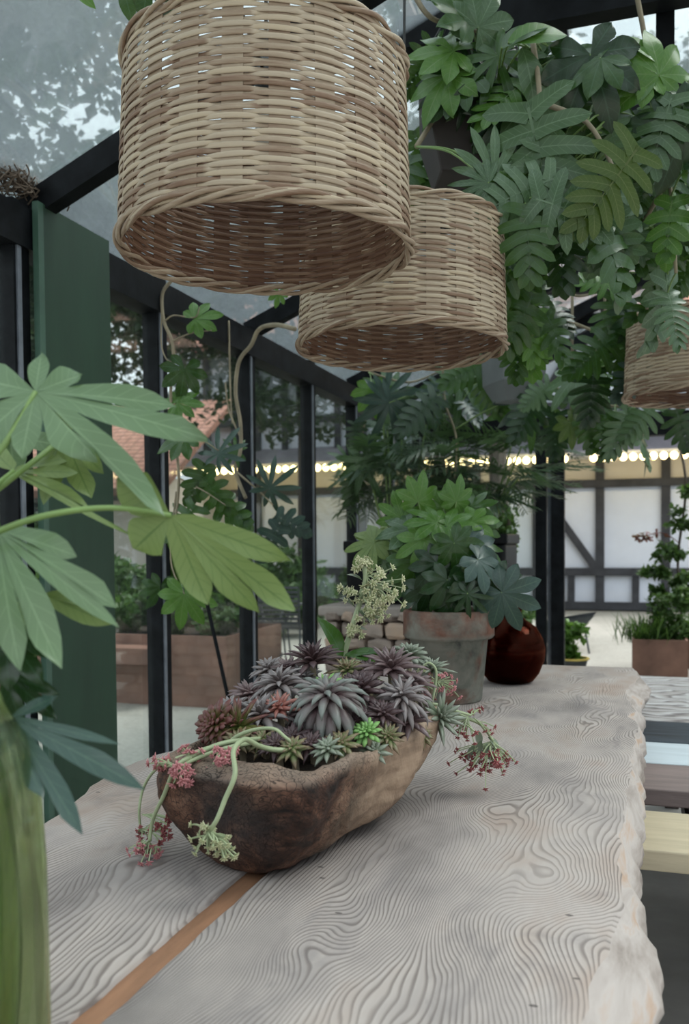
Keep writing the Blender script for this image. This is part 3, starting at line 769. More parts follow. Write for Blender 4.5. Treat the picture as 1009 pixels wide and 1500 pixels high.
# wire chairs
def chair(label, x, y, rz, group='wire chairs outside'):
    t = empty('wire_armchair', (0, 0, 0)); tag(t, label, 'chair', group)
    r = .010
    for s in (-1, 1):
        obj('leg', tube([(s*.24, -.26, 0), (s*.23, -.22, .42), (s*.23, -.2, .45)], r, 6, 3), chairsteel, t)
        obj('leg', tube([(s*.24, .28, 0), (s*.22, .2, .42), (s*.22, .24, .84)], r, 6, 4), chairsteel, t)
        obj('armrest', tube([(s*.22, .22, .68), (s*.27, .1, .68), (s*.28, -.15, .65), (s*.27, -.24, .60), (s*.23, -.2, .45)], .013, 6, 5), chairsteel, t)
    obj('seat', join(*[bar((-.23, -.2+.042*i, .45), (.23, -.2+.042*i, .45), .026, .008) for i in range(10)]), chairsteel, t)
    obj('backrest', join(*[bar((-.22, .205+.004*i, .50+.042*i), (.22, .205+.004*i, .50+.042*i), .008, .026) for i in range(9)]), chairsteel, t)
    t.location = (x, y, -.02); t.rotation_euler.z = rz; return t
c1 = chair('grey wire armchair outside between the third and fourth posts', -3.25, 7.95, pi+.15)
c2 = chair('grey wire armchair outside, half hidden by the third post', -3.62, 8.35, pi/2+.5)
bn = empty('waste_bin', (-3.12, 7.0, -.02)); bp_ = onZ(386, 1005, 0)
bn.location = (bp_.x-.02, bp_.y+.15, -.02); tag(bn, 'dark tapered bin on the gravel beside the wire chairs', 'bin')
obj('body', lathe([(.001, 0), (.10, 0), (.125, .27), (.118, .27), (.1, .05), (.001, .05)], bn.location, 24), greybin, bn)
obj('rim', lathe([(.122, .26), (.135, .265), (.135, .285), (.12, .285), (.122, .26)], bn.location, 24), greybin, bn)

# ------------------------------------------------------------------ raised bed of stone with black planters, inside at the back
sb = empty('stone_raised_bed', (-1.25, 5.4, .012)); tag(sb, 'low wall of flat field stones with a capping slab behind the terracotta pot', 'stone wall')
rnd = random.Random(5)
def rock(cx, cy, cz, rx, ry, rz, seed):
    r = random.Random(seed); v = []; f = []; n, m = 8, 5
    ph = [r.uniform(0, 6) for _ in range(4)]
    for i in range(m+1):
        th = pi*i/m
        for j in range(n):
            a = 2*pi*j/n+ph[3]; q = 1+.14*sin(2*a+ph[0])+.10*sin(3*a+ph[1]+th*2)
            x, y, z = cos(a)*sin(th), sin(a)*sin(th), cos(th)
            e = .55
            sg = lambda u: math.copysign(abs(u)**e, u)
            v.append((cx+rx*q*sg(x), cy+ry*q*sg(y), cz+rz*q*sg(z)))
    for i in range(m):
        for j in range(n):
            a, b = i*n+j, i*n+(j+1) % n; f.append((a, a+n, b+n, b))
    return (v, f)
obj('core', box(-1.76, 5.12, .012, -.72, 5.9, .80), soil, sb)
z = .03; k = 0
while z < .80:
    hh = rnd.uniform(.055, .10); x = -1.78
    while x < -.72:
        ww = rnd.uniform(.08, .20)
        o = obj('stone', rock(x+ww/2, 5.09, z+hh/2, ww*.50, .09, hh*.50, k), stonem, sb, False); bev(o, .01, 2); k += 1
        x += ww*.98
    z += hh*.98
for i in range(9):
    o = obj('stone', rock(-1.76, 5.2+.08*i, .1+.085*i, .06, .09, .06, 200+i), stonem, sb)
bev(obj('capping_slab', box(-1.82, 5.02, .80, -.70, 5.95, .86), simple('cap_stone', (.33, .28, .25), .8, 0, 6, .2, .4), sb), .012)
def squarepot(label, x0, x1, y0, y1, z0, z1, group='black glazed planters'):
    p = empty('black_planter', ((x0+x1)/2, (y0+y1)/2, z0)); tag(p, label, 'planter', group)
    t = .02
    v = []
    o = obj('body', box(x0, y0, z0, x1, y1, z1-.05), blackglaze, p); bev(o, .03, 4)
    o = obj('rim', join(box(x0-.012, y0-.012, z1-.06, x1+.012, y0+.02, z1), box(x0-.012, y1-.02, z1-.06, x1+.012, y1+.012, z1), box(x0-.012, y0+.02, z1-.06, x0+.02, y1-.02, z1), box(x1-.02, y0+.02, z1-.06, x1+.012, y1-.02, z1)), blackglaze, p); bev(o, .008, 2)
    obj('soil', box(x0+.02, y0+.02, z1-.05, x1-.02, y1-.02, z1-.03), soil, p)
    return p
squarepot('black glazed planter on the stone wall, left of the terracotta pot', -1.70, -1.32, 5.2, 5.75, .86, 1.25)
squarepot('taller black glazed planter on the stone wall, behind the potted plant', -1.24, -.72, 5.2, 5.75, .86, 1.285)
fronds = [mesh('frond', frond(1, 17, .34, .45, s, .017), L_frond) for s in range(3)]
def palm(label, x, y, z, n, L, seed, zt, cone=1.0):
    p = empty('bamboo_palm', (x, y, z)); tag(p, label, 'potted palm', 'feathery palms in the black planters')
    r = random.Random(seed); stems = []
    for s in range(7):
        a = r.uniform(0, 2*pi); q = V3((x+.06*cos(a), y+.06*sin(a), z-.05)); e = V3((x+r.uniform(.08, .30)*cos(a), y+.2*sin(a), zt+r.uniform(-.25, .15)))
        stems.append((q, (q+e)/2+V3((0.03*cos(a), .03*sin(a), .1)), e))
    obj('canes', join(*[tube(s, .009, 6, 5, .005) for s in stems]), greenstem, p)
    for i in range(n):
        s = stems[i % 7]; t = r.uniform(.35, 1.0); b = s[0]*(1-t)**2+s[1]*2*t*(1-t)+s[2]*t*t
        a = r.uniform(0, 2*pi); el = r.uniform(-.1, .75)
        d = V3((cos(a)*cos(el), sin(a)*cos(el)*.8, sin(el)))
        inst('frond', fronds[i % 3], p, b, frame(d, V3((0, 0, 1))+V3((r.gauss(0, .3), r.gauss(0, .3), 0))), L*r.uniform(.7, 1.15))
palm('feathery dark palm rising from the left black planter', -1.46, 5.5, 1.22, 46, .46, 1, 2.0)
palm('feathery palm in the right black planter, leaning toward the door post', -.95, 5.5, 1.25, 46, .46, 2, 1.85)

# upright fern-like shrub beyond, in front of end wall
p_ = empty('conifer_shrub', (-1.0, 7.4, .012)); tag(p_, 'narrow upright feathery shrub between the black planter and the door post', 'shrub')
obj('foliage', move(cloud(2200, .16, .16, .75, .05, 81, shell=1.4), (-1.0, 7.4, .95)), L_bush, p_)
obj('stem', tube([(-1.0, 7.4, .012), (-1.0, 7.4, 1.5)], .02, 6, 2), bark, p_)

# ------------------------------------------------------------------ live-edge table
tb = empty('live_edge_table', (-.54, 1.9, .012)); tag(tb, 'long weathered pale pine table of two live-edge slabs with a brown seam', 'table')
def slab(name, inner, outer_top, outer_low, y0, y1, sgn):
    """inner, outer: functions of y; top at .75"""
    n = 150; rows = []; T, B = .75, .672
    for i in range(n+1):
        y = y0+(y1-y0)*i/n
        xi = inner(y); xo = outer_top(y); xl = outer_low(y)
        mid = [xi+(xo-xi)*q for q in (0, .33, .66)]
        xm = xo+(xl-xo)*.45
        pr = [(xi, B), (xi, T-.003), (xi+sgn*.004, T)]+[(m, T) for m in mid[1:]]+[(xo-sgn*.006, T), (xo, T-.004), (xm, T-.020), (xl, T-.040), (xl+sgn*.002, T-.055), (xl-sgn*.015, B)]
        rows.append([(x, y, z) for x, z in pr])
    m = len(rows[0]); v = [p for r in rows for p in r]; f = []
    for i in range(n):
        for j in range(m):
            a, b = i*m+j, i*m+(j+1) % m; q = (a, b, b+m, a+m); f.append(q if sgn < 0 else q[::-1])
    f.append(tuple(range(m)) if sgn > 0 else tuple(range(m))[::-1]); f.append(tuple(range(n*m, n*m+m))[::-1] if sgn > 0 else tuple(range(n*m, n*m+m)))
    return (v, f), m
rtop = [(950+0, 850, .93)]
RT = [(.2, -.05), (.6, -.075), (.93, -.053), (1.04, -.044), (1.154, -.026), (1.27, -.013), (1.43, -.025), (1.73, -.018), (2.05, -.008), (2.34, .0), (2.52, .010), (2.62, -.02), (2.72, .002), (2.9, -.022), (3.09, -.03), (3.25, .0), (3.40, .012), (3.52, .005), (3.62, -.01)]
RL = [(.2, .0), (.6, -.01), (.95, .0), (1.05, .022), (1.14, .034), (1.25, .020), (1.4, .006), (1.6, .010), (1.8, .017), (2.05, .016), (2.34, .020), (2.50, .028), (2.60, .004), (2.75, .03), (2.9, .012), (3.09, .025), (3.25, .045), (3.4, .05), (3.5, .03), (3.62, .01)]
def jag(y, a=.002): return a*(sin(y*47)+.6*sin(y*91+1)+.4*sin(y*23))
rt = lambda y: interp(y, [a for a, b in RT], [b for a, b in RT])+jag(y, .0025)
rl = lambda y: interp(y, [a for a, b in RL], [b for a, b in RL])+jag(y+.3, .003)
LT = [(.2, -1.0), (.9, -1.05), (1.25, -.99), (1.43, -1.03), (1.62, -1.08), (1.76, -1.09), (1.99, -1.035), (2.4, -1.0), (3.0, -1.06), (3.55, -1.02)]
lt = lambda y: interp(y, [a for a, b in LT], [b for a, b in LT])+jag(y, .003)
ll_ = lambda y: lt(y)-.03+jag(y+1, .004)
g, m = slab('s', lambda y: -.530+jag(y, .0008), rt, rl, .2, 3.6, 1)
s1 = obj('slab', g, wood, tb, True)
s1.data.materials.append(edgem)
for p in s1.data.polygons:
    c = p.center
    if len(p.vertices) > 4: p.use_smooth = False; p.material_index = 1
    elif p.index < 150*m and (p.index % m) in (6, 7, 8, 9, 10): p.material_index = 1
    if (p.index % m) in (0, 10): p.use_smooth = False
g, m = slab('s', lambda y: -.566+jag(y+2, .0008), lt, ll_, .2, 3.55, -1)
s2 = obj('slab', g, wood, tb, True)
s2.data.materials.append(edgem)
for p in s2.data.polygons:
    if len(p.vertices) > 4: p.use_smooth = False
    elif (p.index % m) in (6, 7, 8, 9, 10): p.material_index = 1
obj('seam_strip', box(-.572, .2, .70, -.525, 3.55, .742), seamm, tb)
for y in (.5, 3.0):
    obj('trestle', join(box(-.95, y-.04, .60, -.15, y+.04, .672), box(-.9, y-.04, .07, -.82, y+.04, .6), box(-.28, y-.04, .07, -.2, y+.04, .6), box(-.98, y-.05, .012, -.12, y+.05, .07)), slatbrown, tb)

# ------------------------------------------------------------------ plank table at right
rb = empty('plank_table', (.5, 2.2, .012)); tag(rb, 'low table of mixed reclaimed planks to the right of the pine table', 'table')
def zp(y, z): return (y-789)
def plank(name, ya, yb, Z, mat, th=.045, lab=None, x0=-.03, x1=1.3):
    A = onZ(975, yb, Z).y; B = onZ(975, ya, Z).y
    o = obj(name, box(x0, A, Z-th, x1, B, Z), mat, rb); bev(o, .004, 2)
    if lab: o['label'] = lab
    return A, B
HB = .60
a0 = plank('plank', 991, 1056, HB, greyw, .05, 'weathered grey plank with dark grain')
a1 = plank('plank', 1057, 1087, HB, slatblack, .045, 'blue-black painted plank')
a2 = plank('plank', 1088, 1118.5, HB, slatwhite, .045, 'pale grey painted plank')
a3 = plank('plank', 1119.5, 1157, HB, slatbrown, .045, 'brown plank')
a4 = plank('plank', 1189, 1247, HB, slatpale, .045, 'pale beige plank')
obj('plank', box(-.03, a4[1]+.004, HB-.10, 1.3, a3[0]-.004, HB-.06), slatdark, rb)['label'] = 'sunken dark brown filler standing in for the shadow gap'  # shade of the gap put into this dark brown filler board
for x in (.16, 1.2):
    obj('bearer', box(x-.03, a4[0]+.02, HB-.16, x+.03, a0[1]-.02, HB-.10), slatdark, rb)
    for y in (a4[0]+.06, a0[1]-.1):
        obj('leg', box(x-.03, y-.03, .012, x+.03, y+.03, HB-.16), slatdark, rb)
for x in (.16, 1.2):
    obj('packer', join(box(x-.02, a4[0]+.01, HB-.10, x+.02, a4[1]-.01, HB-.045), box(x-.02, a3[0]+.01, HB-.10, x+.02, a0[1]-.02, HB-.05)), slatdark, rb)

# ------------------------------------------------------------------ rattan lampshades
def shade_geo(R=.272, H=.305, rows=44, stakes=22, taper=.012, seed=0):
    rnd = random.Random(seed); V = []; Fc = []; T = []
    seg = stakes*8; amp = .0025; pitch = H/rows
    def rad(z): return R - taper*z/H
    sec = [(-1, -.45), (-.55, -1), (.55, -1), (1, -.45), (1, .45), (.55, 1), (-.55, 1), (-1, .45)]
    for r in range(rows):
        z0 = pitch*(r+.5); tone = rnd.random(); ph = pi*(r % 2); n0 = len(V); tones = [min(1, max(0, tone+rnd.gauss(0, .22))) for _ in range(stakes)]
        w1, w2 = rnd.uniform(0, 6), rnd.uniform(0, 6)
        for j in range(seg):
            a = 2*pi*j/seg; s = sin(stakes*a/2+ph); ss = math.copysign(abs(s)**.5, s)
            rc = rad(z0)+amp*ss+.0006*sin(5*a+w1); zc = z0+.0009*sin(3*a+w2)+.0007*sin(9*a+w1)
            hh = pitch*.5*(1.0+.22*max(0, ss)-.08*max(0, -ss)); tt = .0012
            for (u, q) in sec:
                rr = rc+tt*u; V.append((rr*cos(a), rr*sin(a), zc+hh*q)); T.append(tones[(j//8) % stakes] if u > .5 else tones[(j//8) % stakes]*.3-.42)  # inner faces toned darker: shade inside the lampshade painted into the strands
        k = len(sec)
        for j in range(seg):
            for i in range(k):
                a0 = n0+j*k+i; b0 = n0+j*k+(i+1) % k; a1 = n0+((j+1) % seg)*k+i; b1 = n0+((j+1) % seg)*k+(i+1) % k
                Fc.append((a0, a1, b1, b0))
    wf = (V, Fc, None, T)
    SV = []; SF = []; ST = []
    for s in range(stakes):
        a = 2*pi*(s+.5)/stakes*1.0; tone = rnd.uniform(.2, .6); wd = .018; n0 = len(SV); M = 10
        for i in range(M+1):
            z = -.002+(H+.004)*i/M
            for u, q in ((-1, -1), (0, -1.2), (1, -1), (1, 1), (0, .8), (-1, 1)):
                rr = rad(z)+.0009*q; aa = a+u*wd/R; SV.append((rr*cos(aa), rr*sin(aa), z)); ST.append(tone if q > 0 else tone*.3-.5)  # stakes too carry the interior shade as a darker inner tone
        for i in range(M):
            for j in range(6):
                p, q = n0+i*6+j, n0+i*6+(j+1) % 6; SF.append((p, q, q+6, p+6))
    return wf, (SV, SF, None, ST)
def rim_geo(R, z, seed):
    rnd = random.Random(seed); V = []; Fc = []; T = []
    for s in range(5):
        n0 = len(V); seg = 96; rr = .0042; tone = rnd.random(); ph = rnd.uniform(0, 6)
        for j in range(seg):
            a = 2*pi*j/seg; q = ph+s*1.256+a*7
            rc = R+.0062*cos(q); zc = z+.0075*sin(q)*1.1
            for i in range(6):
                b = 2*pi*i/6; V.append(((rc+rr*cos(b))*cos(a), (rc+rr*cos(b))*sin(a), zc+rr*sin(b))); T.append(tone)
        for j in range(seg):
            for i in range(6):
                a0 = n0+j*6+i; b0 = n0+j*6+(i+1) % 6; a1 = n0+((j+1) % seg)*6+i; b1 = n0+((j+1) % seg)*6+(i+1) % 6
                Fc.append((a0, a1, b1, b0))
    return (V, Fc, None, T)
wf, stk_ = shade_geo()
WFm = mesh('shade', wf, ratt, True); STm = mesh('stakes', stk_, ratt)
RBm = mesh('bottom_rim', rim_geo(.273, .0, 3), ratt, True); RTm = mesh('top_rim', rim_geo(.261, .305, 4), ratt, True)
bulbglass = simple('frosted_bulb', (.75, .72, .65), .3)
cross = join(bar((-.26, 0, .30), (.26, 0, .30), .006, .006), bar((0, -.26, .30), (0, .26, .30), .006, .006))
CRm = mesh('wire_frame', cross, cable)
SKm = mesh('socket', lathe([(.001, .235), (.02, .235), (.022, .30), (.012, .33), (.001, .335)], (0, 0, 0), 16), cable, True)
BBm = mesh('light_bulb', lathe([(.001, .135), (.02, .14), (.031, .165), (.028, .19), (.016, .22), (.012, .236), (.001, .237)], (0, 0, 0), 16), bulbglass, True)
def lamp(label, x, y, z, rz, tilt=(0, 0)):
    t = empty('rattan_pendant_lamp', (x, y, z)); tag(t, label, 'pendant lamp', 'rattan pendant lamps')
    t.rotation_euler = (tilt[0], tilt[1], rz)
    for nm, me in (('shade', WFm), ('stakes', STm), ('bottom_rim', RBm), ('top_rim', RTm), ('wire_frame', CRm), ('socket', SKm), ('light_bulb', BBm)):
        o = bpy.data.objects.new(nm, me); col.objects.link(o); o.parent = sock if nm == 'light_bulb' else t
        if nm == 'socket': sock = o
    cd = bpy.data.objects.new('cord', mesh('cord', tube([(0, 0, .33), (0, 0, roofz(x)-z-.02)], .004, 6, 2), cable)); col.objects.link(cd); cd.parent = t
    return t
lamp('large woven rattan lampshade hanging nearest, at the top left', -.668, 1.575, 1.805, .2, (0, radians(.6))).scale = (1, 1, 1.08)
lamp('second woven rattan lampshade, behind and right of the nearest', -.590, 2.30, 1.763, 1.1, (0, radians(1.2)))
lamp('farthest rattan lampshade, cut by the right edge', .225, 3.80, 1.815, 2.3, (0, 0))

# ------------------------------------------------------------------ wooden trough with succulents
TL, TW, TH = .65, .146, .168
T0, T1 = V3((-.583, 1.160, .75)), V3((-.438, 1.82, .75))
tang = math.atan2(-(T1.x-T0.x), T1.y-T0.y)
tro = empty('wooden_trough', T0, tang); tag(tro, 'old hollowed wooden dough trough on the table, filled with succulents', 'trough')
def trough_geo():
    n, m = 56, 26; v = []; f = []
    rows = []
    for i in range(n+1):
        t = i/n; y = TL*t
        # width and bottom profile: blunt rounded near end, drawn-out far end
        wn = (1-(max(0, .13-t)/.13)**3.2)**.5 if t < .13 else 1
        wfar = 1-.45*max(0, (t-.45)/.55)**1.6
        wd = TW*max(.16, wn)*wfar
        if t > .97: wd *= max(.25, 1-(t-.97)/.03*.6)
        lift = TH*.90*(max(0, .10-t)/.10)**2.2 + TH*.75*max(0, (t-.5)/.5)**2.0
        top = TH+.004*sin(t*9)+.003*sin(t*31) - .012*max(0, (.12-t)/.12)
        out = []
        for j in range(m+1):
            a = pi*j/m      # from +x rim down to -x rim
            cx = cos(a); sz = sin(a)
            x = wd*math.copysign(abs(cx)**.80, cx); z = top-(top-lift)*(abs(sz)**.88)
            nb = .006*sin(9*t+5*a)+.004*sin(23*t+3*a)+.0025*sin(40*t+11*a)
            x += nb*cx; z = max(z-nb*.5*sz, 0.0)
            out.append((x, y-.012*cos(a*1.0)**2*(1 if t < .1 else 0), z))
        # inside, from -x rim to +x rim
        th = .017+.016*max(0, (.2-t)/.2)+.01*max(0, (t-.8)/.2)
        inn = []
        for j in range(m+1):
            a = pi-pi*j/m; cx = cos(a); sz = sin(a)
            wi = max(.004, wd-th); solid = 1 if (t < .10 or t > .95) else 0
            fl_ = top-.012 if solid else max(lift+.02, .035)
            dep = (top-fl_)*(abs(sz)**.8)
            inn.append((wi*math.copysign(abs(cx)**.8, cx), y, top+(-dep if not solid else .004*sz)))
        rows.append(out+inn)
    k = len(rows[0]); v = [p for r in rows for p in r]
    for i in range(n):
        for j in range(k):
            a, b = i*k+j, i*k+(j+1) % k; f.append((a, b, b+k, a+k))
    f.append(tuple(range(k))[::-1]); f.append(tuple(range(n*k, n*k+k)))
    return (v, f)
def lobj(name, g, mat, parent, smooth=True):
    o = bpy.data.objects.new(name, mesh(name, g, mat, smooth)); col.objects.link(o); o.parent = parent; return o
tbody = lobj('body', trough_geo(), troughm, tro)
tx1 = bpy.data.textures.new('wood_lumps', 'CLOUDS'); tx1.noise_scale = .07; tx1.noise_depth = 3
md = tbody.modifiers.new('subdivision', 'SUBSURF'); md.levels = 2; md.render_levels = 2
md = tbody.modifiers.new('lumps', 'DISPLACE'); md.texture = tx1; md.strength = .012; md.mid_level = .5; md.texture_coords = 'LOCAL'
tx2 = bpy.data.textures.new('wood_pits', 'STUCCI'); tx2.noise_scale = .018
md = tbody.modifiers.new('pits', 'DISPLACE'); md.texture = tx2; md.strength = .0035; md.mid_level = .5; md.texture_coords = 'LOCAL'
def soilgeo():
    v = []; f = []; n, m = 24, 10
    for i in range(n+1):
        t = .09+.87*i/n; wd = (TW-.016)*(1-.45*max(0, (t-.45)/.55)**1.6)
        for j in range(m+1):
            u = -1+2*j/m; v.append((wd*u, TL*t, TH-.030+.062*(1-u*u)*min(1, max(0, (t-.18)/.25))+.004*sin(i*2.1+j*1.7)))
    for i in range(n):
        for j in range(m): a = i*(m+1)+j; f.append((a, a+1, a+m+2, a+m+1))
    return (v, f)
lobj('soil', soilgeo(), soil, tro)

def rosette(n, L, W, T, e0, e1, curl=.3, seed=0, gap=.3, tipw=(.35, .75, 1.0, .85, .45, .04)):
    """fleshy succulent rosette about +Z; inner leaves steep (e0), outer ones flat or hanging (e1)"""
    rnd = random.Random(seed); v = []; f = []; uv = []
    for i in range(n):
        q = i/max(1, n-1); a = i*2.39996+rnd.uniform(-.08, .08); el = e0+(e1-e0)*q**.8+rnd.uniform(-.08, .08)
        l = L*(gap+(1-gap)*q**.7)*rnd.uniform(.9, 1.08); wd = W*(.55+.45*q); th = T
        h = V3((cos(a), sin(a), 0)); s = V3((-sin(a), cos(a), 0)); n0 = len(v); p = V3((0, 0, .12*L*(1-q))); M = 6; c = el
        for r in range(M):
            t = r/(M-1); d = h*cos(c)+V3((0, 0, 1))*sin(c); u = s.cross(d)*-1
            w_ = wd*tipw[r]
            for k in range(6):
                b = 2*pi*k/6; fl = .5 if sin(b) > 0 else 1.0
                v.append(p+s*(cos(b)*w_)+u*(-sin(b)*th*fl*(tipw[r]*.6+.4 if r < M-1 else .1))); uv.append((cos(b), t))
            p = p+d*(l/(M-1)); c -= curl/(M-1)*(1+q)
        for r in range(M-1):
            for k in range(6):
                a0 = n0+r*6+k; b0 = n0+r*6+(k+1) % 6; f.append((a0, b0, b0+6, a0+6))
        f.append(tuple(n0+(M-1)*6+k for k in range(6)))
    return (v, f, uv)
def place(g, c, axis, spin=0):
    ax = V3(axis).normalized(); R = ax.to_track_quat('Z', 'Y').to_matrix() @ Matrix.Rotation(spin, 3, 'Z')
    return ([R @ V3(p)+V3(c) for p in g[0]],)+tuple(g[1:])
G = 'succulents in the trough'
def S(label, px, py, Y, spec, mat, axis, stalk=True, name='succulent'):
    spec = (int(spec[0]*1.1), spec[1]*1.32, spec[2]*1.25, spec[3]*1.25)+tuple(spec[4:])
    c = at(px, py, Y); g = place(rosette(*spec), c, axis, px)
    base = V3((c.x*.6+(-.51)*.4, c.y+.01, .885)) if False else V3((c.x, c.y+.015, min(c.z-.02, .89)))
    t = empty(name, (c.x, c.y, min(.9, c.z-.01))); tag(t, label, 'succulent', G)
    obj('rosette', g, mat, t, True)
    if stalk: obj('stalk', tube([base, (base+c)/2+V3((0, .005, 0)), c], .006, 6, 3), vinebark, t)
up = (0, 0, 1)
spoon = (.30, .55, .80, 1.0, .95, .25)
long_ = (.55, .85, 1.0, .90, .60, .05)
#        label, px, py, Y, (n, L, W, T, e0, e1, curl, seed)
S('large grey-green succulent with long hanging leaves at the trough front', 481, 1034, 1.36, (44, .080, .0092, .0044, 1.45, -.25, 1.25, 1, .42, long_), S_big, (-.05, -.28, 1))
S('red-brown round rosette with green centre at the far left of the trough', 319, 1062, 1.32, (44, .037, .0065, .0028, 1.3, .10, .2, 2, .35, spoon), S_red, (-.5, -1, .55))
S('green-hearted purple spiky rosette, right of the red-brown one', 352, 1068, 1.33, (34, .050, .0052, .0028, 1.4, .2, .3, 3, .4, long_), S_red, (-.2, -.7, .8))
S('pale purple rosette between the spiky one and the coral one', 385, 1056, 1.37, (34, .058, .007, .003, 1.4, .0, .6, 4, .4, long_), S_grpur, (-.25, -.3, 1))
S('grey-purple rosette with arching leaves behind the hanging one', 412, 1012, 1.48, (36, .062, .007, .003, 1.5, .1, .9, 5, .4, long_), S_grpur, (-.15, -.2, 1))
S('small pinkish rosette at the left top of the heap', 424, 985, 1.58, (26, .036, .0055, .0028, 1.4, .25, .3, 6, .4), S_pur, (-.2, -.3, 1))
S('dark purple upright rosette at the top of the heap', 458, 975, 1.56, (30, .054, .0068, .003, 1.5, .35, .5, 7, .5, long_), S_dpur, (.0, -.15, 1))
S('small bright green rosette in the middle of the heap', 478, 1008, 1.44, (30, .030, .0035, .0022, 1.4, .2, .3, 8), S_grn, (0, -.5, 1))
S('coral-stemmed little rosette left of the hanging one', 409, 1040, 1.38, (26, .036, .005, .0026, 1.4, .1, .4, 9), S_cor, (-.1, -.6, .8))
S('brown-purple rosette right behind the hanging one', 527, 1016, 1.48, (38, .046, .0068, .003, 1.45, .1, .3, 10, .4, spoon), S_dpur, (.15, -.45, 1))
S('brown-green small rosette near the flowering stem', 508, 985, 1.56, (28, .034, .0055, .0028, 1.4, .2, .3, 11), S_gb, (0, -.3, 1))
S('tall purple rosette with upright leaves at the upper right', 572, 988, 1.56, (38, .060, .007, .0032, 1.5, .3, .6, 12, .5, long_), S_pur, (.05, -.2, 1))
S('purple rosette with drooping leaves under the tall one', 588, 1028, 1.50, (36, .058, .0058, .003, 1.4, -.1, .9, 13, .4, long_), S_grpur, (.15, -.45, 1))
S('dark rosette between the drooping one and the trough rim', 560, 1050, 1.44, (32, .038, .006, .003, 1.4, .0, .4, 14), S_dpur, (.1, -.5, 1))
S('light green little rosette at the rim right of the hanging one', 537, 1075, 1.36, (30, .024, .004, .0024, 1.3, .2, .3, 15, .4, spoon), S_grn, (.0, -.6, .9))
S('green and brown curled rosette beside the light green one', 567, 1082, 1.41, (32, .030, .0045, .0026, 1.3, .1, .3, 16), S_gb, (.2, -.6, .9))
S('tiny blue-grey rosette spilling over the trough rim', 548, 1103, 1.37, (22, .024, .0045, .0024, 1.3, .1, .3, 17), S_gry, (.2, -.7, .7))
S('dark brown rosette low behind the looped green stem', 430, 1085, 1.31, (34, .034, .0055, .003, 1.3, .0, .4, 31), S_dpur, (-.1, -.6, .8))
S('little green-brown rosette between the left pink flowers and the rim', 385, 1088, 1.30, (30, .028, .0048, .0026, 1.3, .0, .3, 32), S_gb, (-.1, -.6, .8))
S('shadowed purple rosette between the coral one and the hanging one', 445, 1045, 1.42, (30, .036, .0055, .003, 1.4, .0, .5, 33), S_dpur, (-.1, -.5, 1))
for i_, (px_, py_, Y_, m_2, lb_) in enumerate(((340, 1045, 1.45, S_grpur, 'half-hidden grey-purple rosette behind the two red-brown ones'), (395, 985, 1.68, S_grpur, 'half-hidden rosette at the left back edge of the heap'),
    (600, 1060, 1.52, S_pur, 'purple rosette pressed against the right rim'), (540, 990, 1.62, S_dpur, 'dark rosette between the two tall purple ones at the top'), (606, 1005, 1.66, S_pur, 'purple rosette behind the drooping one on the right'),
    (500, 1035, 1.46, S_pur, 'purple rosette just behind the hanging one on its right'), (445, 1000, 1.56, S_grpur, 'grey-purple rosette under the dark upright one'), (365, 1022, 1.56, S_pur, 'small purple rosette at the left shoulder of the heap'))):
    S(lb_, px_, py_, Y_, (30, .040, .006, .003, 1.4, .1, .5, 60+i_, .4, long_), m_2, (-.2+.06*i_, -.35, 1))
for i_, (px_, py_, Y_, m_2, lb_) in enumerate(((500, 1092, 1.30, S_gb, 'green-brown rosette touching the near lip below the hanging one'), (455, 1093, 1.29, S_dpur, 'dark little rosette against the near lip, left of the green-brown one'),
    (350, 1088, 1.29, S_gb, 'green-brown rosette at the near left lip'), (520, 1060, 1.38, S_dpur, 'dark rosette in the shade right of the hanging one'))):
    S(lb_, px_, py_, Y_, (30, .028, .005, .0026, 1.35, .1, .4, 80+i_), m_2, (.0, -.6, .8))
for i_, (px_, py_, Y_, m_2, lb_) in enumerate(((405, 1094, 1.27, S_dpur, 'brown rosette behind the top bend of the drooping green stem'), (480, 1100, 1.28, S_gry, 'grey-green rosette at the middle of the near lip'),
    (428, 1100, 1.265, S_gb, 'low green-brown rosette just inside the near lip'))):
    S(lb_, px_, py_, Y_, (28, .028, .005, .0026, 1.3, .1, .4, 90+i_), m_2, (.0, -.5, .9))
S('pointed grey-green rosette leaning out of the right rim', 642, 1052, 1.66, (24, .046, .0055, .0028, 1.4, .3, .1, 18, .4, long_), S_gry, (.6, -.5, .3))
S('dark little rosette tucked under the right rim', 617, 1078, 1.58, (24, .024, .0045, .0026, 1.3, .1, .3, 19), S_gb, (.6, -.6, .5))
S('pale green cluster at the far end of the trough', 598, 964, 1.74, (30, .038, .0055, .003, 1.4, .2, .3, 20, .4, spoon), S_gry, (0, -.2, 1))
S('greyish rosette behind the tall purple one', 630, 985, 1.80, (28, .042, .0055, .003, 1.4, .2, .3, 21), S_gry, (.1, -.2, 1))
S('pale rosette at the back left beneath the flowering stem', 540, 970, 1.74, (28, .034, .005, .003, 1.4, .2, .3, 22), S_gry, (-.1, -.2, 1))

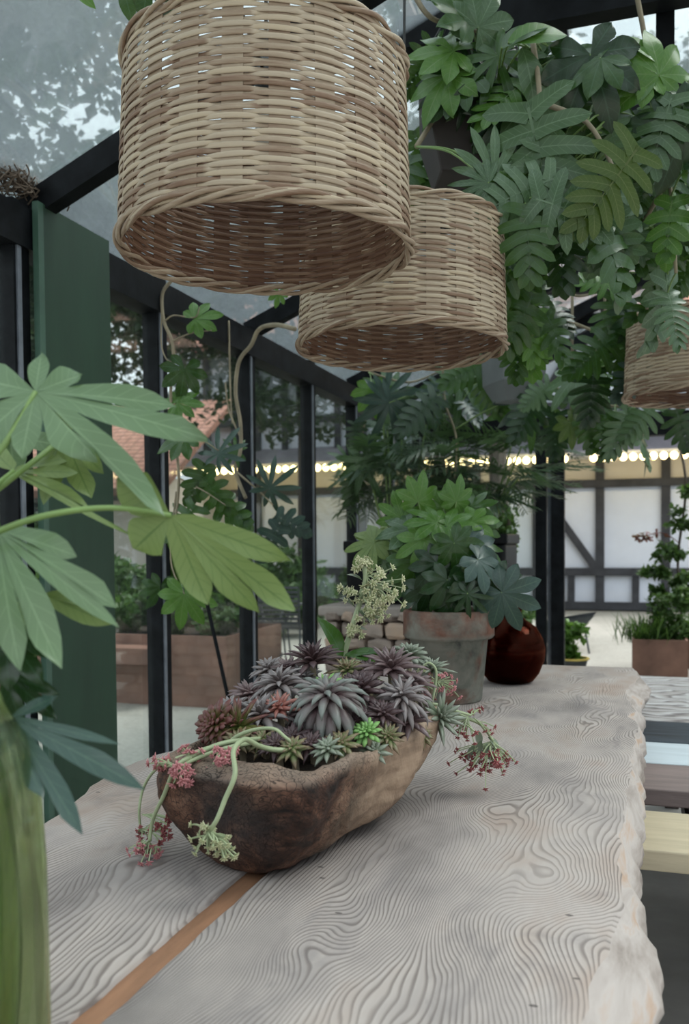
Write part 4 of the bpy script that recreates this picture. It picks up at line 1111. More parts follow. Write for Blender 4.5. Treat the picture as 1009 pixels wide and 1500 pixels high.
# flowering stems
def flower(c, axis, r, seed): return place(rosette(9, r, r*.30, r*.12, 1.0, .25, .2, seed, .6, (.3, .7, 1, .8, .5, .05)), c, axis)
def spray(label, path, heads, mat, rad=.0045, spread=.03, n=26, fr=.008, mats=None, leaves=(), stemmat=None, name='succulent_flower_stem', down=False, buds=8):
    P = [at(*p) for p in path]; b = P[0]
    t = empty(name, b); tag(t, label, 'flower stem', 'flowering stems of the succulents')
    obj('stem', tube(P, rad, 7, 6, rad*.7), stemmat or palestem, t, True)
    rnd = random.Random(len(label)); k = 0
    for (px, py, Y, sx, cnt) in heads:
        c = at(px, py, Y); fl = []; st = []; sm_ = smoothpath(P, 5); start = min(sm_, key=lambda k: (k-c).length)
        for i in range(cnt):
            o = V3((rnd.gauss(0, .5)*sx, rnd.gauss(0, .5)*sx, rnd.gauss(0, .38)*sx))
            q = c+o; ax = (q-start).normalized()+V3((0, -.4, 0))
            fl.append(flower(q, ax, fr*1.35*rnd.uniform(.7, 1.2), i))
            b0 = start+(c-start)*rnd.uniform(.0, .6); st.append(tube([b0, (b0+q)/2+V3((rnd.gauss(0, .003), 0, .003)), q], .0013, 4, 3))
        obj('flower_head', join(*fl), mat, t, True); obj('flower_stalks', join(*st), palestem, t)
    for (px, py, Y, L, dx, dz) in leaves:
        c = at(px, py, Y); d = CAMR*dx+V3((0, 0, dz))+V3((0, -.3, 0)); R = frame(d, V3((0, -.4, 1)))
        g = lance(L, L*.24, .4, 7, .3); obj('leaf', ([R @ p+c for p in g[0]], g[1], g[2]), S_gry if L < .07 else L_mid, t, True)
    return t
spray('tall pale flowering stem rising upright from the heap', [(500, 985, 1.68), (505, 955, 1.68), (517, 915, 1.68), (528, 880, 1.68), (535, 850, 1.67), (533, 828, 1.67)],
      [(534, 825, 1.67, .018, 12), (560, 862, 1.67, .040, 30), (548, 885, 1.67, .034, 26), (512, 868, 1.67, .020, 12), (545, 905, 1.67, .022, 12), (540, 845, 1.67, .022, 12), (520, 925, 1.67, .016, 8)], S_flowp, .0065, fr=.0085,
      leaves=[(500, 965, 1.67, .09, -.1, .9), (505, 960, 1.66, .10, 1.0, .1), (508, 965, 1.67, .07, .9, .5), (520, 890, 1.67, .035, -.6, .9), (525, 895, 1.67, .035, .9, -.4), (515, 920, 1.67, .03, .9, .2), (530, 850, 1.67, .03, -.8, .8), (534, 870, 1.67, .035, .6, -.8)])
spray('arching green stem drooping over the near rim with pale buds', [(440, 1100, 1.27), (400, 1098, 1.24), (378, 1092, 1.21), (358, 1083, 1.18), (342, 1100, 1.14), (344, 1135, 1.11), (330, 1170, 1.10), (318, 1200, 1.09), (308, 1215, 1.09)],
      [(303, 1235, 1.09, .022, 16), (322, 1240, 1.09, .026, 16), (297, 1215, 1.09, .014, 8), (331, 1252, 1.09, .012, 7)], S_flowp, .0045, fr=.0055)
spray('second drooping stem at the left rim with pink flowers hanging lowest', [(385, 1082, 1.30), (330, 1088, 1.23), (285, 1106, 1.19), (258, 1124, 1.17), (240, 1165, 1.19), (224, 1200, 1.21), (219, 1232, 1.21)],
      [(212, 1246, 1.21, .020, 14), (228, 1248, 1.21, .016, 10), (205, 1238, 1.21, .012, 6)], S_flow, .0042, fr=.0065)
spray('thin drooping stem at the far left of the trough', [(350, 1082, 1.32), (290, 1100, 1.24), (235, 1122, 1.22), (212, 1150, 1.27), (204, 1185, 1.26), (206, 1215, 1.26)],
      [(208, 1222, 1.26, .018, 10), (236, 1222, 1.24, .020, 12), (240, 1200, 1.24, .016, 8)], S_flowd, .003, fr=.0055)
spray('short stem lying along the left rim with pink heads', [(370, 1088, 1.27), (335, 1095, 1.215), (295, 1108, 1.19), (262, 1124, 1.17)],
      [(267, 1134, 1.165, .022, 20), (277, 1106, 1.19, .016, 12), (328, 1108, 1.19, .024, 20), (235, 1122, 1.18, .018, 12)], S_flow, .004, fr=.007)
spray('green stem looped over the top of the left rosettes', [(330, 1092, 1.26), (352, 1076, 1.26), (378, 1068, 1.26), (402, 1068, 1.26), (418, 1080, 1.26), (440, 1098, 1.27)],
      [(345, 1080, 1.36, .012, 5)], S_flowp, .0035, fr=.005)
spray('long flowering stem hanging out over the right rim with dark red heads', [(618, 1030, 1.68), (650, 1035, 1.70), (680, 1050, 1.72), (705, 1062, 1.73), (722, 1085, 1.73)],
      [(705, 1118, 1.72, .046, 40), (735, 1112, 1.72, .028, 20), (690, 1112, 1.72, .022, 14)], S_flowd, .0042, fr=.0065,
      leaves=[(700, 1070, 1.72, .03, .2, -1), (705, 1085, 1.72, .03, -.3, -1), (712, 1090, 1.72, .03, .4, -1), (715, 1080, 1.73, .035, .9, -.6), (695, 1092, 1.72, .03, -.6, -.8)])
spray('upper branch of flowers pointing right past the terracotta pot', [(630, 1040, 1.66), (660, 1040, 1.68), (690, 1048, 1.70)],
      [(675, 1072, 1.69, .026, 14), (700, 1042, 1.72, .010, 4), (713, 1068, 1.72, .018, 7)], S_flowd, .0035, fr=.006)
spray('pink flower cluster at the back right of the heap', [(610, 1010, 1.74), (630, 1000, 1.76), (645, 1000, 1.77)],
      [(640, 1000, 1.77, .034, 26), (655, 1012, 1.77, .022, 14), (625, 1015, 1.76, .018, 10)], S_flow, .003, fr=.006)
spray('pale bare arching stem before the terracotta pot', [(625, 1050, 1.66), (632, 1030, 1.67), (638, 1000, 1.68), (638, 980, 1.68), (628, 971, 1.68), (618, 978, 1.68)], [(616, 983, 1.68, .010, 5)], S_flowp, .003, fr=.005)
spray('thin pale stem arching across the back of the heap', [(490, 975, 1.66), (512, 968, 1.68), (535, 972, 1.69), (548, 985, 1.68)], [(553, 985, 1.68, .020, 12), (572, 968, 1.72, .024, 14)], S_flowp, .0026, fr=.006)
bpy.context.view_layer.update()

# ------------------------------------------------------------------ terracotta pot with fatsia
PC = V3((-.556, 2.735, .75))
pf = empty('potted_fatsia', PC); tag(pf, 'weathered terracotta pot with a lobed-leaf green plant on the table', 'potted plant')
prof = [(.001, 0), (.098, 0), (.102, .006), (.122, .195), (.136, .197), (.142, .205), (.142, .278), (.136, .284), (.124, .284), (.12, .27), (.115, .22), (.001, .22)]
obj('pot', lathe(prof, PC, 56, lambda a, z: .006*sin(3*a+z*20)+.003*sin(11*a)), terra, pf, True)
obj('soil', lathe([(.001, .262), (.117, .255)], PC, 32), soil, pf)
def fats(n, seed, spreadang=150, Wf=.13, shape=None, vary=.12):
    r = random.Random(seed); out = []
    for i in range(n):
        a = radians(-spreadang+2*spreadang*i/(n-1)); L = 1.0-.42*(abs(a)/radians(spreadang))**1.5
        out.append((a+r.uniform(-.04, .04), L*r.uniform(1-vary, 1), Wf*(.75+.35*L)))
    return lobed(out, .12, .28, .10, 9, seed, shape)
leafdata = {}
def leafvar(key, mat):
    k = (key, mat.name)
    if k not in leafdata:
        g = {'f9': lambda: fats(9, 1), 'f8': lambda: fats(8, 2, 140, .15), 'f7': lambda: fats(7, 3, 125, .17), 'fan': lambda: fats(11, 4, 130, .07),
             'n9': lambda: fats(9, 5, 150, .075), 'p8': lambda: pinnate(1, 7, .46, 1), 'p7': lambda: pinnate(1, 6, .48, 2, .35), 'p6': lambda: pinnate(1, 5, .42, 3, .4, 1.1), 'p9': lambda: pinnate(1, 8, .44, 4, .25, .95),
             'lan': lambda: lance(1, .10, .35), 'ov': lambda: lance(1, .26, .3)}[key]()
        leafdata[k] = mesh('leaf', g, mat, True)
    return leafdata[k]
def leaf(parent, key, mat, px, py, Y, size, scr, facing=.75, back=0.0, petiole=None, stem=greenstem, pr=.003, nm='leaf'):
    """leaf with its base at a place; scr = heading in degrees seen from the front (0 right, 90 up)"""
    c = at(px, py, Y); a = radians(scr)
    d = CAMR*cos(a)+V3((0, 0, 1))*sin(a)+V3((0, 1, 0))*back
    nrm = CAMB*facing+V3((0, 0, 1))*(1-facing)+CAMR*(sin(px*12.9+py*7.7)*.45)
    if abs(d.normalized().dot(nrm.normalized())) > .95: nrm = nrm+V3((.5, 0, 0))
    o = inst(nm, leafvar(key, mat), parent, c, frame(d, nrm), size)
    if petiole is not None:
        p0 = V3(petiole); obj('petiole', tube([p0, (p0+c)/2+V3((0, 0, .03*min(1, (c-p0).length*4))), c], pr, 6, 5, pr*.7), stem, parent)
    return o
r = random.Random(8)
for k in range(4):
    a = k*1.6; tp_ = PC+V3((.05*cos(a), .04*sin(a), .46+.05*(k % 2)))
    obj('stem', tube([PC+V3((.03*cos(a), .03*sin(a), .25)), PC+V3((.05*cos(a), .04*sin(a), .36)), tp_], .008, 7, 4, .006), greenstem, pf)
crownp = PC+V3((0, 0, .42))
FL = [ # px, py, dY, size, heading, mat, key, facing
 (612, 735, 0, .115, 70, L_bri, 'f7', .7), (640, 765, -.06, .12, 160, L_bri, 'f8', .5), (655, 770, -.05, .12, 20, L_bri, 'f8', .45), (690, 765, .02, .10, 10, L_bri, 'f7', .6),
 (600, 775, -.04, .12, 185, L_silver, 'f7', .6), (590, 760, 0, .11, 130, L_bri, 'f8', .6), (668, 735, .05, .10, 70, L_bri, 'f7', .6), (690, 745, .08, .10, 40, L_mid, 'f8', .6),
 (548, 795, 0, .12, 205, L_yel, 'f8', .5), (560, 790, .03, .10, 160, L_yel, 'f7', .5), (620, 790, -.08, .12, 230, L_bri, 'f8', .55), (665, 795, -.1, .12, 300, L_mid, 'f8', .6),
 (690, 795, -.06, .11, 330, L_blue, 'f7', .6), (700, 800, 0, .11, 345, L_mid, 'f8', .5), (715, 835, .05, .10, 320, L_dark, 'f8', .6), (640, 825, -.1, .12, 250, L_dark, 'f8', .7),
 (610, 820, -.05, .12, 220, L_mid, 'f7', .7), (595, 840, 0, .11, 240, L_mid, 'f7', .7), (655, 850, -.12, .12, 265, L_dark, 'f8', .8), (690, 850, -.1, .12, 290, L_dark, 'f7', .8),
 (720, 850, -.04, .12, 310, L_dark, 'f8', .75), (630, 860, -.06, .11, 230, L_dark, 'f8', .8), (700, 820, -.1, .13, 320, L_blue, 'f7', .55), (735, 868, -.08, .155, 318, L_blue, 'f8', .7),
 (670, 815, .1, .12, 90, L_dark, 'f8', .6), (640, 800, .1, .12, 120, L_mid, 'f8', .6), (685, 870, -.13, .10, 275, L_dark, 'n9', .8), (615, 870, -.02, .10, 235, L_dark, 'f8', .8),
 (650, 745, .08, .10, 100, L_bri, 'f8', .6), (705, 775, .08, .08, 20, L_mid, 'f7', .6), (575, 815, .02, .10, 215, L_silver, 'f8', .6), (660, 880, -.1, .09, 255, L_dark, 'f8', .8)]
for i, (px, py, dy, s, hd, mt, key, fc) in enumerate(FL):
    leaf(pf, key, mt, px, py, 2.735+dy, s*.95, hd, fc, 0, crownp+V3((r.uniform(-.05, .05), r.uniform(-.05, .05), r.uniform(-.15, .06))))

# ------------------------------------------------------------------ amber vase
AC = V3((-.417, 3.13, .75))
av = empty('amber_vase', AC); tag(av, 'round amber-brown glass vase behind the terracotta pot', 'vase')
ap = [(.0, .0), (.055, 0), (.078, .006), (.100, .035), (.117, .080), (.121, .115), (.113, .155), (.088, .195), (.055, .218), (.040, .23), (.038, .25), (.046, .262)]
t_ = .004
prof = [(max(.0005, a), b) for a, b in ap]+[(max(.0005, a-t_), max(b, t_)) for a, b in ap[::-1]]
obj('glass_body', lathe(prof, AC, 56), amber, av, True)
wl_ = [(.0005, .005), (.074, .010), (.095, .037), (.112, .080), (.1155, .105), (.0005, .105)]
m_, nt_, out_ = newmat('amber_water'); n_ = N(nt_)
nt_.links.new(n_.bsdf(color=(.30, .14, .10), rough=.35), out_.inputs[0])
obj('water', lathe(wl_, AC, 56), m_, av, True)

# ------------------------------------------------------------------ foreground glass bottle with cut fatsia
BC = at(-42, 1400, .66); BC = V3((BC.x, .66, .75))
gb = empty('glass_bottle_vase', BC); tag(gb, 'large pale green glass bottle vase at the near left table corner', 'vase')
bp2 = [(.0005, 0), (.055, 0), (.066, .008), (.069, .05), (.068, .20), (.064, .27), (.052, .32), (.034, .350), (.026, .375), (.030, .385)]
prof = bp2+[(max(.0005, a-.004), max(b, .006)) for a, b in bp2[::-1]]
obj('glass_body', lathe(prof, BC, 48), greenglass, gb, True)
fcut = empty('fatsia_cutting', BC+V3((0, 0, .01))); tag(fcut, 'blurred cut branch with big lobed leaves standing in the glass bottle', 'plant cutting')
top = BC+V3((0, 0, .37))
for (dx, dy, tx, ty, tY) in ((.015, 0, -20, 765, .70), (-.015, .01, -30, 620, .75), (0, -.02, -60, 850, .66)):
    obj('stem', tube([BC+V3((dx*2, dy*2, .02)), BC+V3((dx, dy, .2)), top+V3((dx*.5, dy*.5, 0)), at(tx, ty, tY)], .005, 7, 6, .004), greenstem, fcut)
for i in range(3): obj('stem', tube([BC+V3((.03*cos(i*2), .03*sin(i*2), .02)), BC+V3((.02*cos(i*2+1), .02, .2)), top], .0045, 6, 5), L_yel and greenstem, fcut)
for i in range(6):
    a = i*1.05; b0 = BC+V3((.035*cos(a), .035*sin(a), .01)); d_0 = V3((.03*sin(a*2), .02*cos(a), 1))
    g = lance(.30, .018, .05, 8, .3); Rr = frame(d_0, V3((cos(a), sin(a), 0)))
    obj('leaf', ([Rr @ p+b0 for p in g[0]], g[1], g[2]), (L_yel, L_mid, L_dark)[i % 3], fcut, True)
def hero(px, py, Y, tips, nrm, mat, petiole=None, fold=.12, droop=.10, Wd=None, pr=.0035, parent=None):
    parent = parent or fcut
    c = at(px, py, Y); nrm = V3(nrm).normalized(); L = []
    yv = (CAMU-nrm*CAMU.dot(nrm)).normalized(); xv = yv.cross(nrm)
    for (tx, ty, wpx) in tips:
        d = ray(tx, ty); q = C0+d*((c-C0).dot(nrm)/d.dot(nrm)); e = q-c
        ln = e.length; L.append((math.atan2(e.dot(xv), e.dot(yv)), ln, 1.3*wpx*Y/F))
    # rotate angles so the widest gap (petiole side) splits the list
    L.sort(); n = len(L); gaps = [((L[(i+1) % n][0]-L[i][0]) % (2*pi), i) for i in range(n)]; gi = max(gaps)[1]
    cut = L[gi][0]+max(gaps)[0]/2
    L = [((a-cut) % (2*pi), b, w_) for a, b, w_ in L]
    g = lobed(L, fold, droop, .10, 12, int(px))
    R = Matrix((xv, yv, nrm)).transposed() @ Matrix.Rotation(-cut, 3, 'Z')
    obj('leaf', ([R @ p+c for p in g[0]], g[1], g[2]), mat, parent, True)
    if petiole:
        P = [at(*p) for p in petiole]+[c]; obj('petiole', tube(P, pr, 7, 6, pr*.8), greenstem, parent, True)
toward = CAMB
hero(52, 574, .80, [(300, 628, 26), (255, 585, 22), (235, 740, 24), (140, 668, 34), (120, 548, 30), (60, 516, 14), (-70, 545, 34), (-50, 655, 30), (30, 668, 20)], CAMB*.8+V3((0, 0, .45)), L_pale, [(-40, 700, .74), (0, 660, .76)])
hero(250, 755, .82, [(431, 896, 24), (379, 899, 20), (304, 886, 21), (426, 822, 17), (196, 804, 30), (172, 700, 28)], CAMB*.9+V3((0, 0, -.1)), L_yel, [(-30, 790, .72), (60, 757, .74), (160, 744, .78)], droop=.05)
hero(-5, 775, .74, [(165, 878, 26), (168, 905, 14), (80, 965, 24), (20, 970, 24), (110, 810, 20), (-60, 900, 30)], CAMB*.8+V3((0, 0, .5)), L_pale, [(-40, 820, .72)], droop=.12)
hero(60, 870, .76, [(163, 912, 16), (120, 885, 12), (40, 970, 18), (-20, 950, 20)], CAMB*.9+V3((.1, 0, .2)), L_yel, [(-20, 850, .72)])
hero(95, 640, .88, [(130, 725, 18), (60, 735, 16), (150, 690, 12), (100, 580, 14), (60, 690, 14)], CAMB*.8+V3((0, 0, .3)), L_yel, [(-20, 730, .8)])
hero(20, 690, .84, [(115, 690, 12), (110, 665, 10), (130, 740, 14), (-30, 640, 16), (190, 770, 10)], CAMB*.7+V3((0, 0, .6)), L_yel, [(-30, 730, .78)])
hero(15, 640, .90, [(50, 610, 16), (90, 650, 14), (20, 690, 18), (-30, 620, 20)], CAMB*.8+V3((.2, 0, .3)), L_pale, [(-20, 700, .85)])
hero(15, 1052, .70, [(208, 1146, 16), (116, 1214, 16), (175, 1085, 8), (84, 1018, 10), (60, 1165, 18), (-40, 1120, 20)], CAMB*.7+V3((0, 0, .6)), L_blue, [(-20, 1000, .66)])
hero(10, 925, .72, [(80, 960, 12), (60, 1000, 16), (10, 1010, 18), (-30, 960, 16), (60, 930, 12)], CAMB*.8+V3((0, 0, .4)), L_dark, [(-20, 960, .68)])
hero(5, 985, .74, [(85, 1015, 10), (80, 1050, 12), (30, 1060, 14), (-30, 1020, 14)], CAMB*.8+V3((0, 0, .4)), L_dark, [(-20, 990, .7)])

# ------------------------------------------------------------------ vines along the left wall
def vine(label, path, rr, leaves, name='climbing_vine', extra=()):
    P = [at(*p) for p in path]; t = empty(name, P[0]); tag(t, label, 'vine')
    obj('stem', tube(P, rr, 7, 7, rr*.8), vinebark, t, True)
    for e in extra: obj('stem', tube([at(*p) for p in e], rr*.5, 6, 6, rr*.3), vinebark, t, True)
    for (key, mat, px, py, Y, s, hd) in leaves: leaf(t, key, mat, px, py, Y, s, hd, .75)
    return t
vine('thin bare vine with a few leaves hanging by the second left post', [(255, 407, 3.3), (238, 430, 3.3), (240, 470, 3.3), (252, 500, 3.3), (254, 535, 3.3), (250, 575, 3.3), (253, 620, 3.3), (262, 700, 3.3), (255, 780, 3.3)], .0075,
     [('f7', L_bri, 285, 467, 3.3, .12, 15), ('f7', L_mid, 270, 540, 3.3, .14, 260), ('f8', L_bri, 260, 590, 3.3, .12, 20), ('p6', L_mid, 300, 680, 3.3, .18, 250), ('f7', L_mid, 270, 640, 3.3, .14, 200),
      ('n9', L_blue, 320, 665, 3.3, .15, 60), ('p6', L_mid, 300, 700, 3.3, .18, 300), ('p7', L_mid, 285, 740, 3.3, .2, 230), ('f8', L_bri, 270, 870, 3.3, .17, 280), ('f8', L_mid, 235, 860, 3.3, .12, 260), ('p6', L_mid, 310, 730, 3.4, .2, 330), ('p6', L_mid, 260, 790, 3.4, .22, 250), ('p7', L_dark, 310, 790, 3.4, .2, 280)],
     extra=[[(242, 470, 3.3), (255, 462, 3.3), (285, 465, 3.3), (292, 450, 3.3)], [(252, 500, 3.3), (280, 488, 3.3), (310, 484, 3.32)], [(253, 620, 3.3), (290, 640, 3.3), (320, 660, 3.3)], [(262, 700, 3.3), (300, 720, 3.3), (330, 740, 3.3)], [(238, 440, 3.3), (236, 500, 3.3), (243, 525, 3.3), (252, 530, 3.3)], [(258, 720, 3.3), (250, 820, 3.3), (270, 870, 3.3)]])
vine('thicker pale vine crossing the third left post from the second lamp', [(432, 482, 3.6), (405, 476, 3.7), (380, 482, 3.85), (368, 505, 3.9), (350, 530, 3.9), (345, 575, 3.9), (352, 620, 3.9), (352, 660, 3.9), (345, 690, 3.9), (360, 730, 3.9)], .0105,
     [('n9', L_blue, 395, 715, 3.9, .18, 40), ('p6', L_blue, 405, 755, 3.9, .18, 330), ('p6', L_blue, 410, 770, 3.9, .2, 240), ('n9', L_mid, 345, 660, 3.9, .12, 170)],
     extra=[[(335, 470, 3.95), (337, 560, 3.95), (340, 620, 3.95)], [(352, 640, 3.9), (335, 600, 3.9), (330, 560, 3.9)], [(345, 690, 3.9), (380, 720, 3.9), (400, 740, 3.9)]])
st_ = obj('metal_stake', tube([at(298, 860, 3.2), at(318, 950, 3.2), at(345, 1068, 3.2), at(345, 1068, 3.2)+V3((.12, .02, at(345, 1068, 3.2).z*-1+.012))], .008, 6, 3), black); tag(st_, 'thin black rod leaning inside the glass between the second and third posts', 'rod')
# tangle of dried twigs on the eave
nr = random.Random(3); nc = at(38, 272, 2.5); tw = []
for i in range(130):
    c = nc+V3((nr.gauss(0, .02), nr.uniform(-.11, .11), nr.gauss(0, .018))); a = nr.uniform(0, 6.28)
    d = V3((cos(a)*.5, sin(a), nr.gauss(0, .5))).normalized()*nr.uniform(.02, .05)
    tw.append(tube([c-d, c+V3((nr.gauss(0, .015), nr.gauss(0, .015), nr.gauss(0, .015))), c+d], .0028, 4, 3))
o = obj('twig_nest', join(*tw), nestmat); tag(o, 'tangle of dry brown twigs lodged on the eave at the upper left', 'nest')

# ------------------------------------------------------------------ hanging plants upper right
bp3 = obj('wooden_pole', tube([at(575, -40, 3.1), at(640, 112, 3.1)], .022, 9, 2), brownpole); tag(bp3, 'brown wooden pole slanting down beside the near collar tie', 'pole')
bp4 = obj('wooden_pole', tube([at(655, -30, 3.1), at(672, 28, 3.1)], .022, 9, 2), brownpole); tag(bp4, 'short brown pole end at the top edge right of the slanting pole', 'pole')
def hangpot(label, c, w0, w1, h, mat, rz, group='hanging planter boxes'):
    t = empty('hanging_planter', c); tag(t, label, 'hanging planter', group)
    c = V3(c); v = []
    for z, ww in ((0, w1), (h*.42, w0*.97), (h, w0)):
        for k in range(4): a = rz+pi/4+k*pi/2; v.append(c+V3((cos(a)*ww*.707, sin(a)*ww*.707, z)))
    for z, ww in ((h, w0-.03), (h-.04, w0-.035)):
        for k in range(4): a = rz+pi/4+k*pi/2; v.append(c+V3((cos(a)*ww*.707, sin(a)*ww*.707, z)))
    f = [(3, 2, 1, 0)]
    for q in range(4):
        for k in range(4): f.append((q*4+k, q*4+(k+1) % 4, q*4+4+(k+1) % 4, q*4+4+k))
    o = obj('box', (v, f), mat, t); bev(o, .004, 1)
    obj('soil', (v[-4:], [(0, 1, 2, 3)]), soil, t)
    for k in range(4):
        a = rz+pi/4+k*pi/2; p = c+V3((cos(a)*w0*.68, sin(a)*w0*.68, h)); obj('wire', tube([p, V3((c.x, c.y, roofz(c.x)-.03))], .002, 4, 2), cable, t)
    return t
h1 = at(683, 268, 2.72); hangpot('dark brown tapered hanging planter under the near collar tie', h1, .26, .18, .34, hangbox, .35)
h2 = at(752, 590, 4.9); hangpot('grey square hanging planter right of the second lamp', h2, .26, .16, .24, hangboxg, .6)
def philo(label, root, stems, leaves, seed, n, region, mats, keys, size, name='hanging_philodendron', group='leafy plants hanging from the roof', heading=(200, 340), face=(.4, 1)):
    """region: list of (px, py, rx, ry, Y0, Y1, weight)"""
    r = random.Random(seed); P0 = at(*root); t = empty(name, P0); tag(t, label, 'hanging plant', group)
    SP = []
    for s in stems:
        P = [at(*p) for p in s]; sm = smoothpath(P, 5); SP += sm
        obj('vine_stem', tube(P, .008, 6, 6, .005), vinebark, t, True)
    for (key, mat, px, py, Y, s, hd, fc) in leaves:
        c = at(px, py, Y); q = min(SP, key=lambda a: (a-c).length)
        leaf(t, key, mat, px, py, Y, s, hd, fc, 0, q if (q-c).length > .03 else None, greenstem, .0035)
    tot = sum(g_[6] for g_ in region)
    for i in range(n):
        u = r.uniform(0, tot)
        for g_ in region:
            u -= g_[6]
            if u <= 0: break
        while True:
            a, b = r.uniform(-1, 1), r.uniform(-1, 1)
            if a*a+b*b < 1: break
        px, py, Y = g_[0]+a*g_[2], g_[1]+b*g_[3], r.uniform(g_[4], g_[5])
        c = at(px, py, Y); q = min(SP, key=lambda k: (k-c).length)
        leaf(t, r.choice(keys), r.choice(mats), px, py, Y, size*r.uniform(.65, 1.2), r.uniform(*heading), r.uniform(*face), r.uniform(-.4, .4), q if .04 < (q-c).length < .6 else None, greenstem, .003)
    return t
MA = [L_mid, L_dark, L_mid, L_silver, L_bri]; MB_ = [L_mid, L_dark, L_silver, L_dark]
KP = ['p8', 'p7', 'p6', 'p9', 'f8']
philo('split-leaf plant spilling from the dark hanging planter at top centre', (700, 60, 2.6), [[(640, 60, 2.6), (690, 70, 2.6), (720, 130, 2.6), (760, 200, 2.6)], [(600, -20, 2.5), (630, 25, 2.5), (680, 40, 2.6), (740, 60, 2.6)], [(610, 215, 2.5), (650, 150, 2.6), (665, 120, 2.6)]],
  [('f7', L_bri, 665, 75, 2.5, .15, 175, .7), ('f7', L_bri, 655, 110, 2.5, .15, 235, .7), ('f7', L_mid, 690, 30, 2.5, .16, 120, .6), ('f7', L_silver, 700, 40, 2.5, .15, 60, .6), ('ov', L_mid, 735, 70, 2.4, .15, 40, .7), ('ov', L_bri, 745, 62, 2.4, .17, 22, .7),
   ('ov', L_silver, 765, 70, 2.45, .15, 290, .95), ('ov', L_silver, 820, 82, 2.5, .18, 255, .9), ('f7', L_mid, 880, 85, 2.5, .15, 210, .7), ('f7', L_dark, 865, 80, 2.5, .2, 290, .8),
   ('n9', L_dark, 690, 100, 2.55, .17, 265, .9), ('n9', L_dark, 725, 110, 2.55, .18, 285, .9), ('n9', L_dark, 660, 110, 2.6, .15, 250, .9), ('n9', L_blue, 740, 110, 2.6, .25, 285, .9), ('n9', L_dark, 760, 150, 2.6, .22, 270, .9),
   ('fan', L_silver, 722, 262, 2.3, .17, 60, .9), ('fan', L_silver, 716, 268, 2.28, .12, 200, .9), ('f8', L_bri, 735, 265, 2.3, .13, 20, .9)],
  11, 30, [(770, 105, 110, 28, 2.5, 3.0, 2.4), (665, 90, 45, 40, 2.6, 3.0, 1), (775, 150, 40, 40, 2.7, 3.1, 1.0)], MA, KP+['n9'], .19, heading=(170, 370), face=(.3, .85))
philo('large-leaved silvery split-leaf plant hanging right of the two lamps', (800, 120, 2.5), [[(780, 60, 2.5), (790, 150, 2.45), (775, 250, 2.4), (760, 350, 2.4)], [(790, 150, 2.45), (860, 180, 2.5), (900, 250, 2.5)]],
  [('p8', L_silver, 772, 150, 2.3, .34, 282, .95), ('p8', L_silver, 830, 200, 2.35, .26, 250, .9), ('p9', L_silver, 815, 260, 2.3, .26, 200, .9), ('p7', L_silver, 780, 290, 2.25, .22, 345, .9), ('p7', L_mid, 770, 300, 2.25, .18, 275, .9),
   ('p8', L_olive, 935, 215, 2.3, .24, 235, .9), ('p7', L_mid, 850, 300, 2.4, .2, 320, .9), ('p7', L_dark, 820, 320, 2.4, .18, 270, .9), ('p6', L_mid, 880, 330, 2.4, .2, 300, .8), ('f8', L_dark, 800, 345, 2.4, .12, 270, .9)],
  12, 44, [(840, 200, 95, 110, 2.5, 3.2, 3), (800, 300, 50, 40, 2.5, 3.0, 1.2), (900, 270, 60, 45, 2.6, 3.2, 1.0)], [L_mid, L_silver, L_dark, L_silver, L_mid], KP, .21, heading=(200, 350), face=(.6, 1))
philo('bright and dark leaved climber along the right edge of the roof', (960, 60, 2.8), [[(930, -20, 2.8), (945, 60, 2.8), (960, 160, 2.8), (980, 260, 2.8), (990, 400, 2.8)], [(980, 260, 2.8), (940, 330, 2.9), (900, 400, 3.0)]],
  [('f7', L_bri, 950, 105, 2.6, .14, 175, .8), ('f7', L_bri, 965, 110, 2.6, .15, 95, .8), ('ov', L_bri, 960, 115, 2.6, .14, 210, .8), ('ov', L_bri, 960, 90, 2.6, .13, 130, .8), ('p7', L_silver, 985, 140, 2.6, .2, 250, .8), ('p6', L_bri, 985, 290, 2.7, .17, 260, .8)],
  13, 36, [(990, 230, 40, 110, 2.6, 3.4, 2), (992, 360, 35, 80, 2.8, 3.6, 1.6), (1015, 110, 25, 50, 2.8, 3.4, .5)], MA, KP, .19, heading=(180, 370))
philo('bright green split leaves hanging just right of the second lamp', (760, 350, 3.0), [[(790, 300, 3.0), (775, 380, 3.0), (770, 450, 3.0), (790, 520, 3.1)], [(612, -10, 3.4), (640, 280, 3.3), (650, 300, 3.3)]],
  [('p8', L_bri, 755, 390, 2.9, .22, 270, .9), ('p7', L_mid, 780, 430, 2.9, .2, 250, .9), ('p8', L_bri, 775, 440, 2.95, .2, 280, .9), ('p7', L_mid, 800, 460, 3.0, .17, 300, .9), ('p7', L_mid, 760, 480, 3.0, .17, 265, .9)],
  14, 16, [(772, 420, 30, 60, 3.0, 3.6, 2), (620, 230, 30, 50, 3.0, 3.5, .7)], [L_mid, L_bri, L_mid, L_dark], ['p8', 'p7', 'p6'], .18, heading=(220, 320), face=(.6, 1))
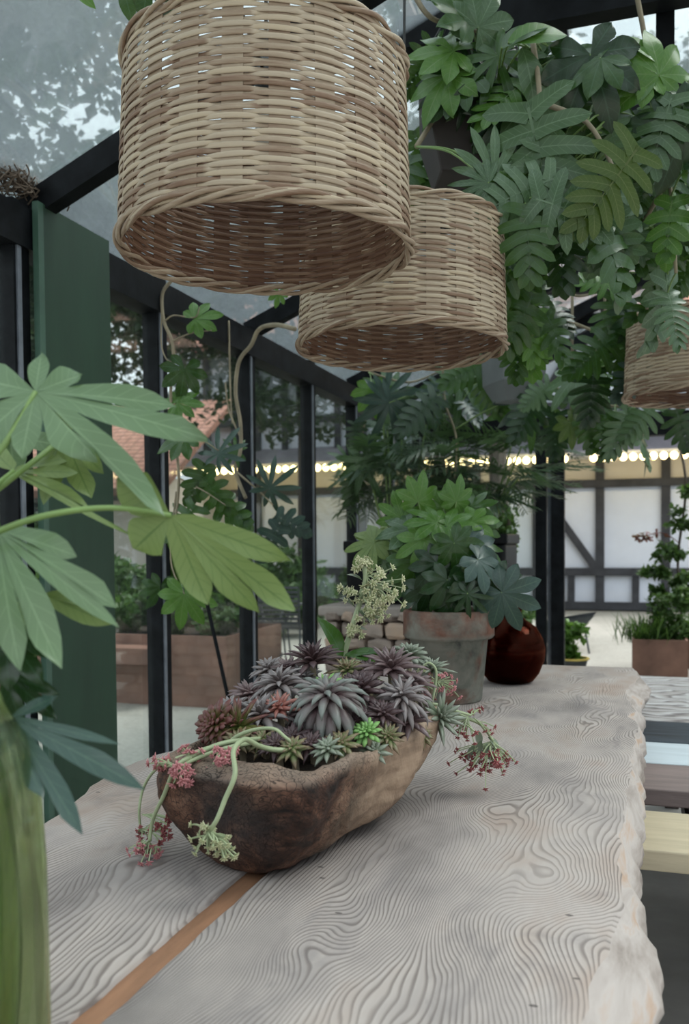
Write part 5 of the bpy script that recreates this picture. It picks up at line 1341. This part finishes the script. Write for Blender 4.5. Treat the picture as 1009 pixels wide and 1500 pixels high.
philo('small dark-leaved plant trailing from the far collar ties', (900, 400, 4.3), [[(860, 300, 4.2), (880, 400, 4.2), (885, 470, 4.2), (860, 540, 4.3)], [(700, 430, 4.2), (830, 470, 4.2), (900, 490, 4.2), (1000, 470, 4.3)], [(790, 380, 4.0), (835, 430, 4.1), (870, 430, 4.1)], [(838, 380, 4.1), (838, 560, 4.1)]],
  [('p8', L_mid, 900, 430, 3.9, .24, 260, .8), ('p8', L_dark, 915, 450, 3.9, .24, 300, .8), ('p7', L_bri, 900, 420, 3.9, .17, 160, .7), ('p8', L_mid, 905, 490, 3.9, .26, 215, .8), ('p7', L_mid, 925, 485, 3.9, .22, 265, .9), ('p7', L_blue, 940, 530, 3.9, .18, 240, .9), ('p8', L_dark, 870, 540, 4.0, .24, 265, .9)],
  15, 15, [(900, 520, 45, 28, 4.0, 5.0, 2), (992, 430, 25, 60, 4.0, 4.8, 1.2), (830, 560, 40, 28, 4.0, 5.0, 1.2)], [L_mid, L_dark, L_silver, L_mid, L_bri], KP, .20, heading=(190, 350))
philo('row of leaves trailing below the farthest lamp along the end beam', (900, 600, 5.0), [[(800, 560, 5.0), (860, 590, 5.0), (930, 595, 5.0), (1009, 590, 5.0)], [(838, 480, 5.0), (836, 600, 5.0), (822, 620, 5.0)]],
  [('p8', L_silver, 925, 600, 4.8, .26, 250, .9), ('p8', L_silver, 960, 590, 4.8, .24, 230, .8), ('p7', L_mid, 900, 610, 4.8, .22, 265, .9), ('f8', L_olive, 835, 620, 4.8, .15, 300, .9), ('p7', L_mid, 860, 600, 4.8, .22, 280, .9), ('p7', L_dark, 990, 600, 4.8, .22, 290, .9)],
  16, 8, [(900, 595, 100, 25, 4.8, 5.6, 1), (850, 560, 40, 30, 4.8, 5.6, .6)], MB_, ['p8', 'p7', 'p6'], .24, heading=(200, 340))
philo('dark feathery climber over the far rafters left of the grey planter', (650, 560, 5.4), [[(540, 545, 5.2), (600, 560, 5.4), (660, 540, 5.4), (700, 560, 5.4)], [(648, 535, 5.2), (652, 590, 5.2), (668, 640, 5.2), (666, 700, 5.2)], [(560, 560, 5.3), (540, 600, 5.3), (530, 640, 5.3)]],
  [('n9', L_blue, 570, 590, 5.0, .28, 250, .9), ('n9', L_blue, 565, 580, 5.0, .26, 330, .9), ('f7', L_bri, 545, 570, 5.0, .18, 280, .9), ('p8', L_dark, 640, 580, 5.0, .30, 220, .9), ('p9', L_mid, 720, 530, 5.0, .3, 200, .9), ('p9', L_mid, 700, 540, 5.0, .3, 300, .9), ('p8', L_dark, 790, 575, 4.8, .28, 240, .9)],
  17, 20, [(670, 570, 50, 30, 5.0, 6.0, 1.6), (600, 600, 60, 35, 5.2, 6.2, 1.4), (770, 590, 20, 15, 5.0, 5.6, .2), (530, 640, 25, 60, 5.2, 6.2, .5)], [L_dark, L_mid, L_blue, L_silver], ['p8', 'p9', 'n9', 'n9'], .28, heading=(180, 360))
philo('few leaves poking in above the nearest lamp', (300, -30, 1.7), [[(150, -60, 1.7), (300, -40, 1.7), (420, -50, 1.7)]],
  [('ov', L_bri, 110, -12, 1.7, .05, 330, .9), ('ov', L_mid, 180, -20, 1.7, .07, 285, .9), ('ov', L_mid, 215, -15, 1.7, .07, 260, .9), ('ov', L_dark, 235, -20, 1.7, .07, 280, .9), ('f7', L_mid, 200, -45, 1.7, .08, 270, .9)],
  18, 0, [(0, 0, 1, 1, 1, 1, 1)], MA, KP, .2)
o = tag(empty('x', (0, 0, 0)), 'x', 'x'); bpy.data.objects.remove(o)
sp_ = empty('leaf_sprig', at(408, 425, 3.7)); tag(sp_, 'little green sprig hanging under the nearest lamp', 'leaf')
leaf(sp_, 'f7', L_bri, 408, 428, 3.7, .07, 260, .9); obj('stem', tube([at(400, 395, 3.7), at(405, 410, 3.7), at(408, 428, 3.7)], .003, 5, 4), vinebark, sp_)
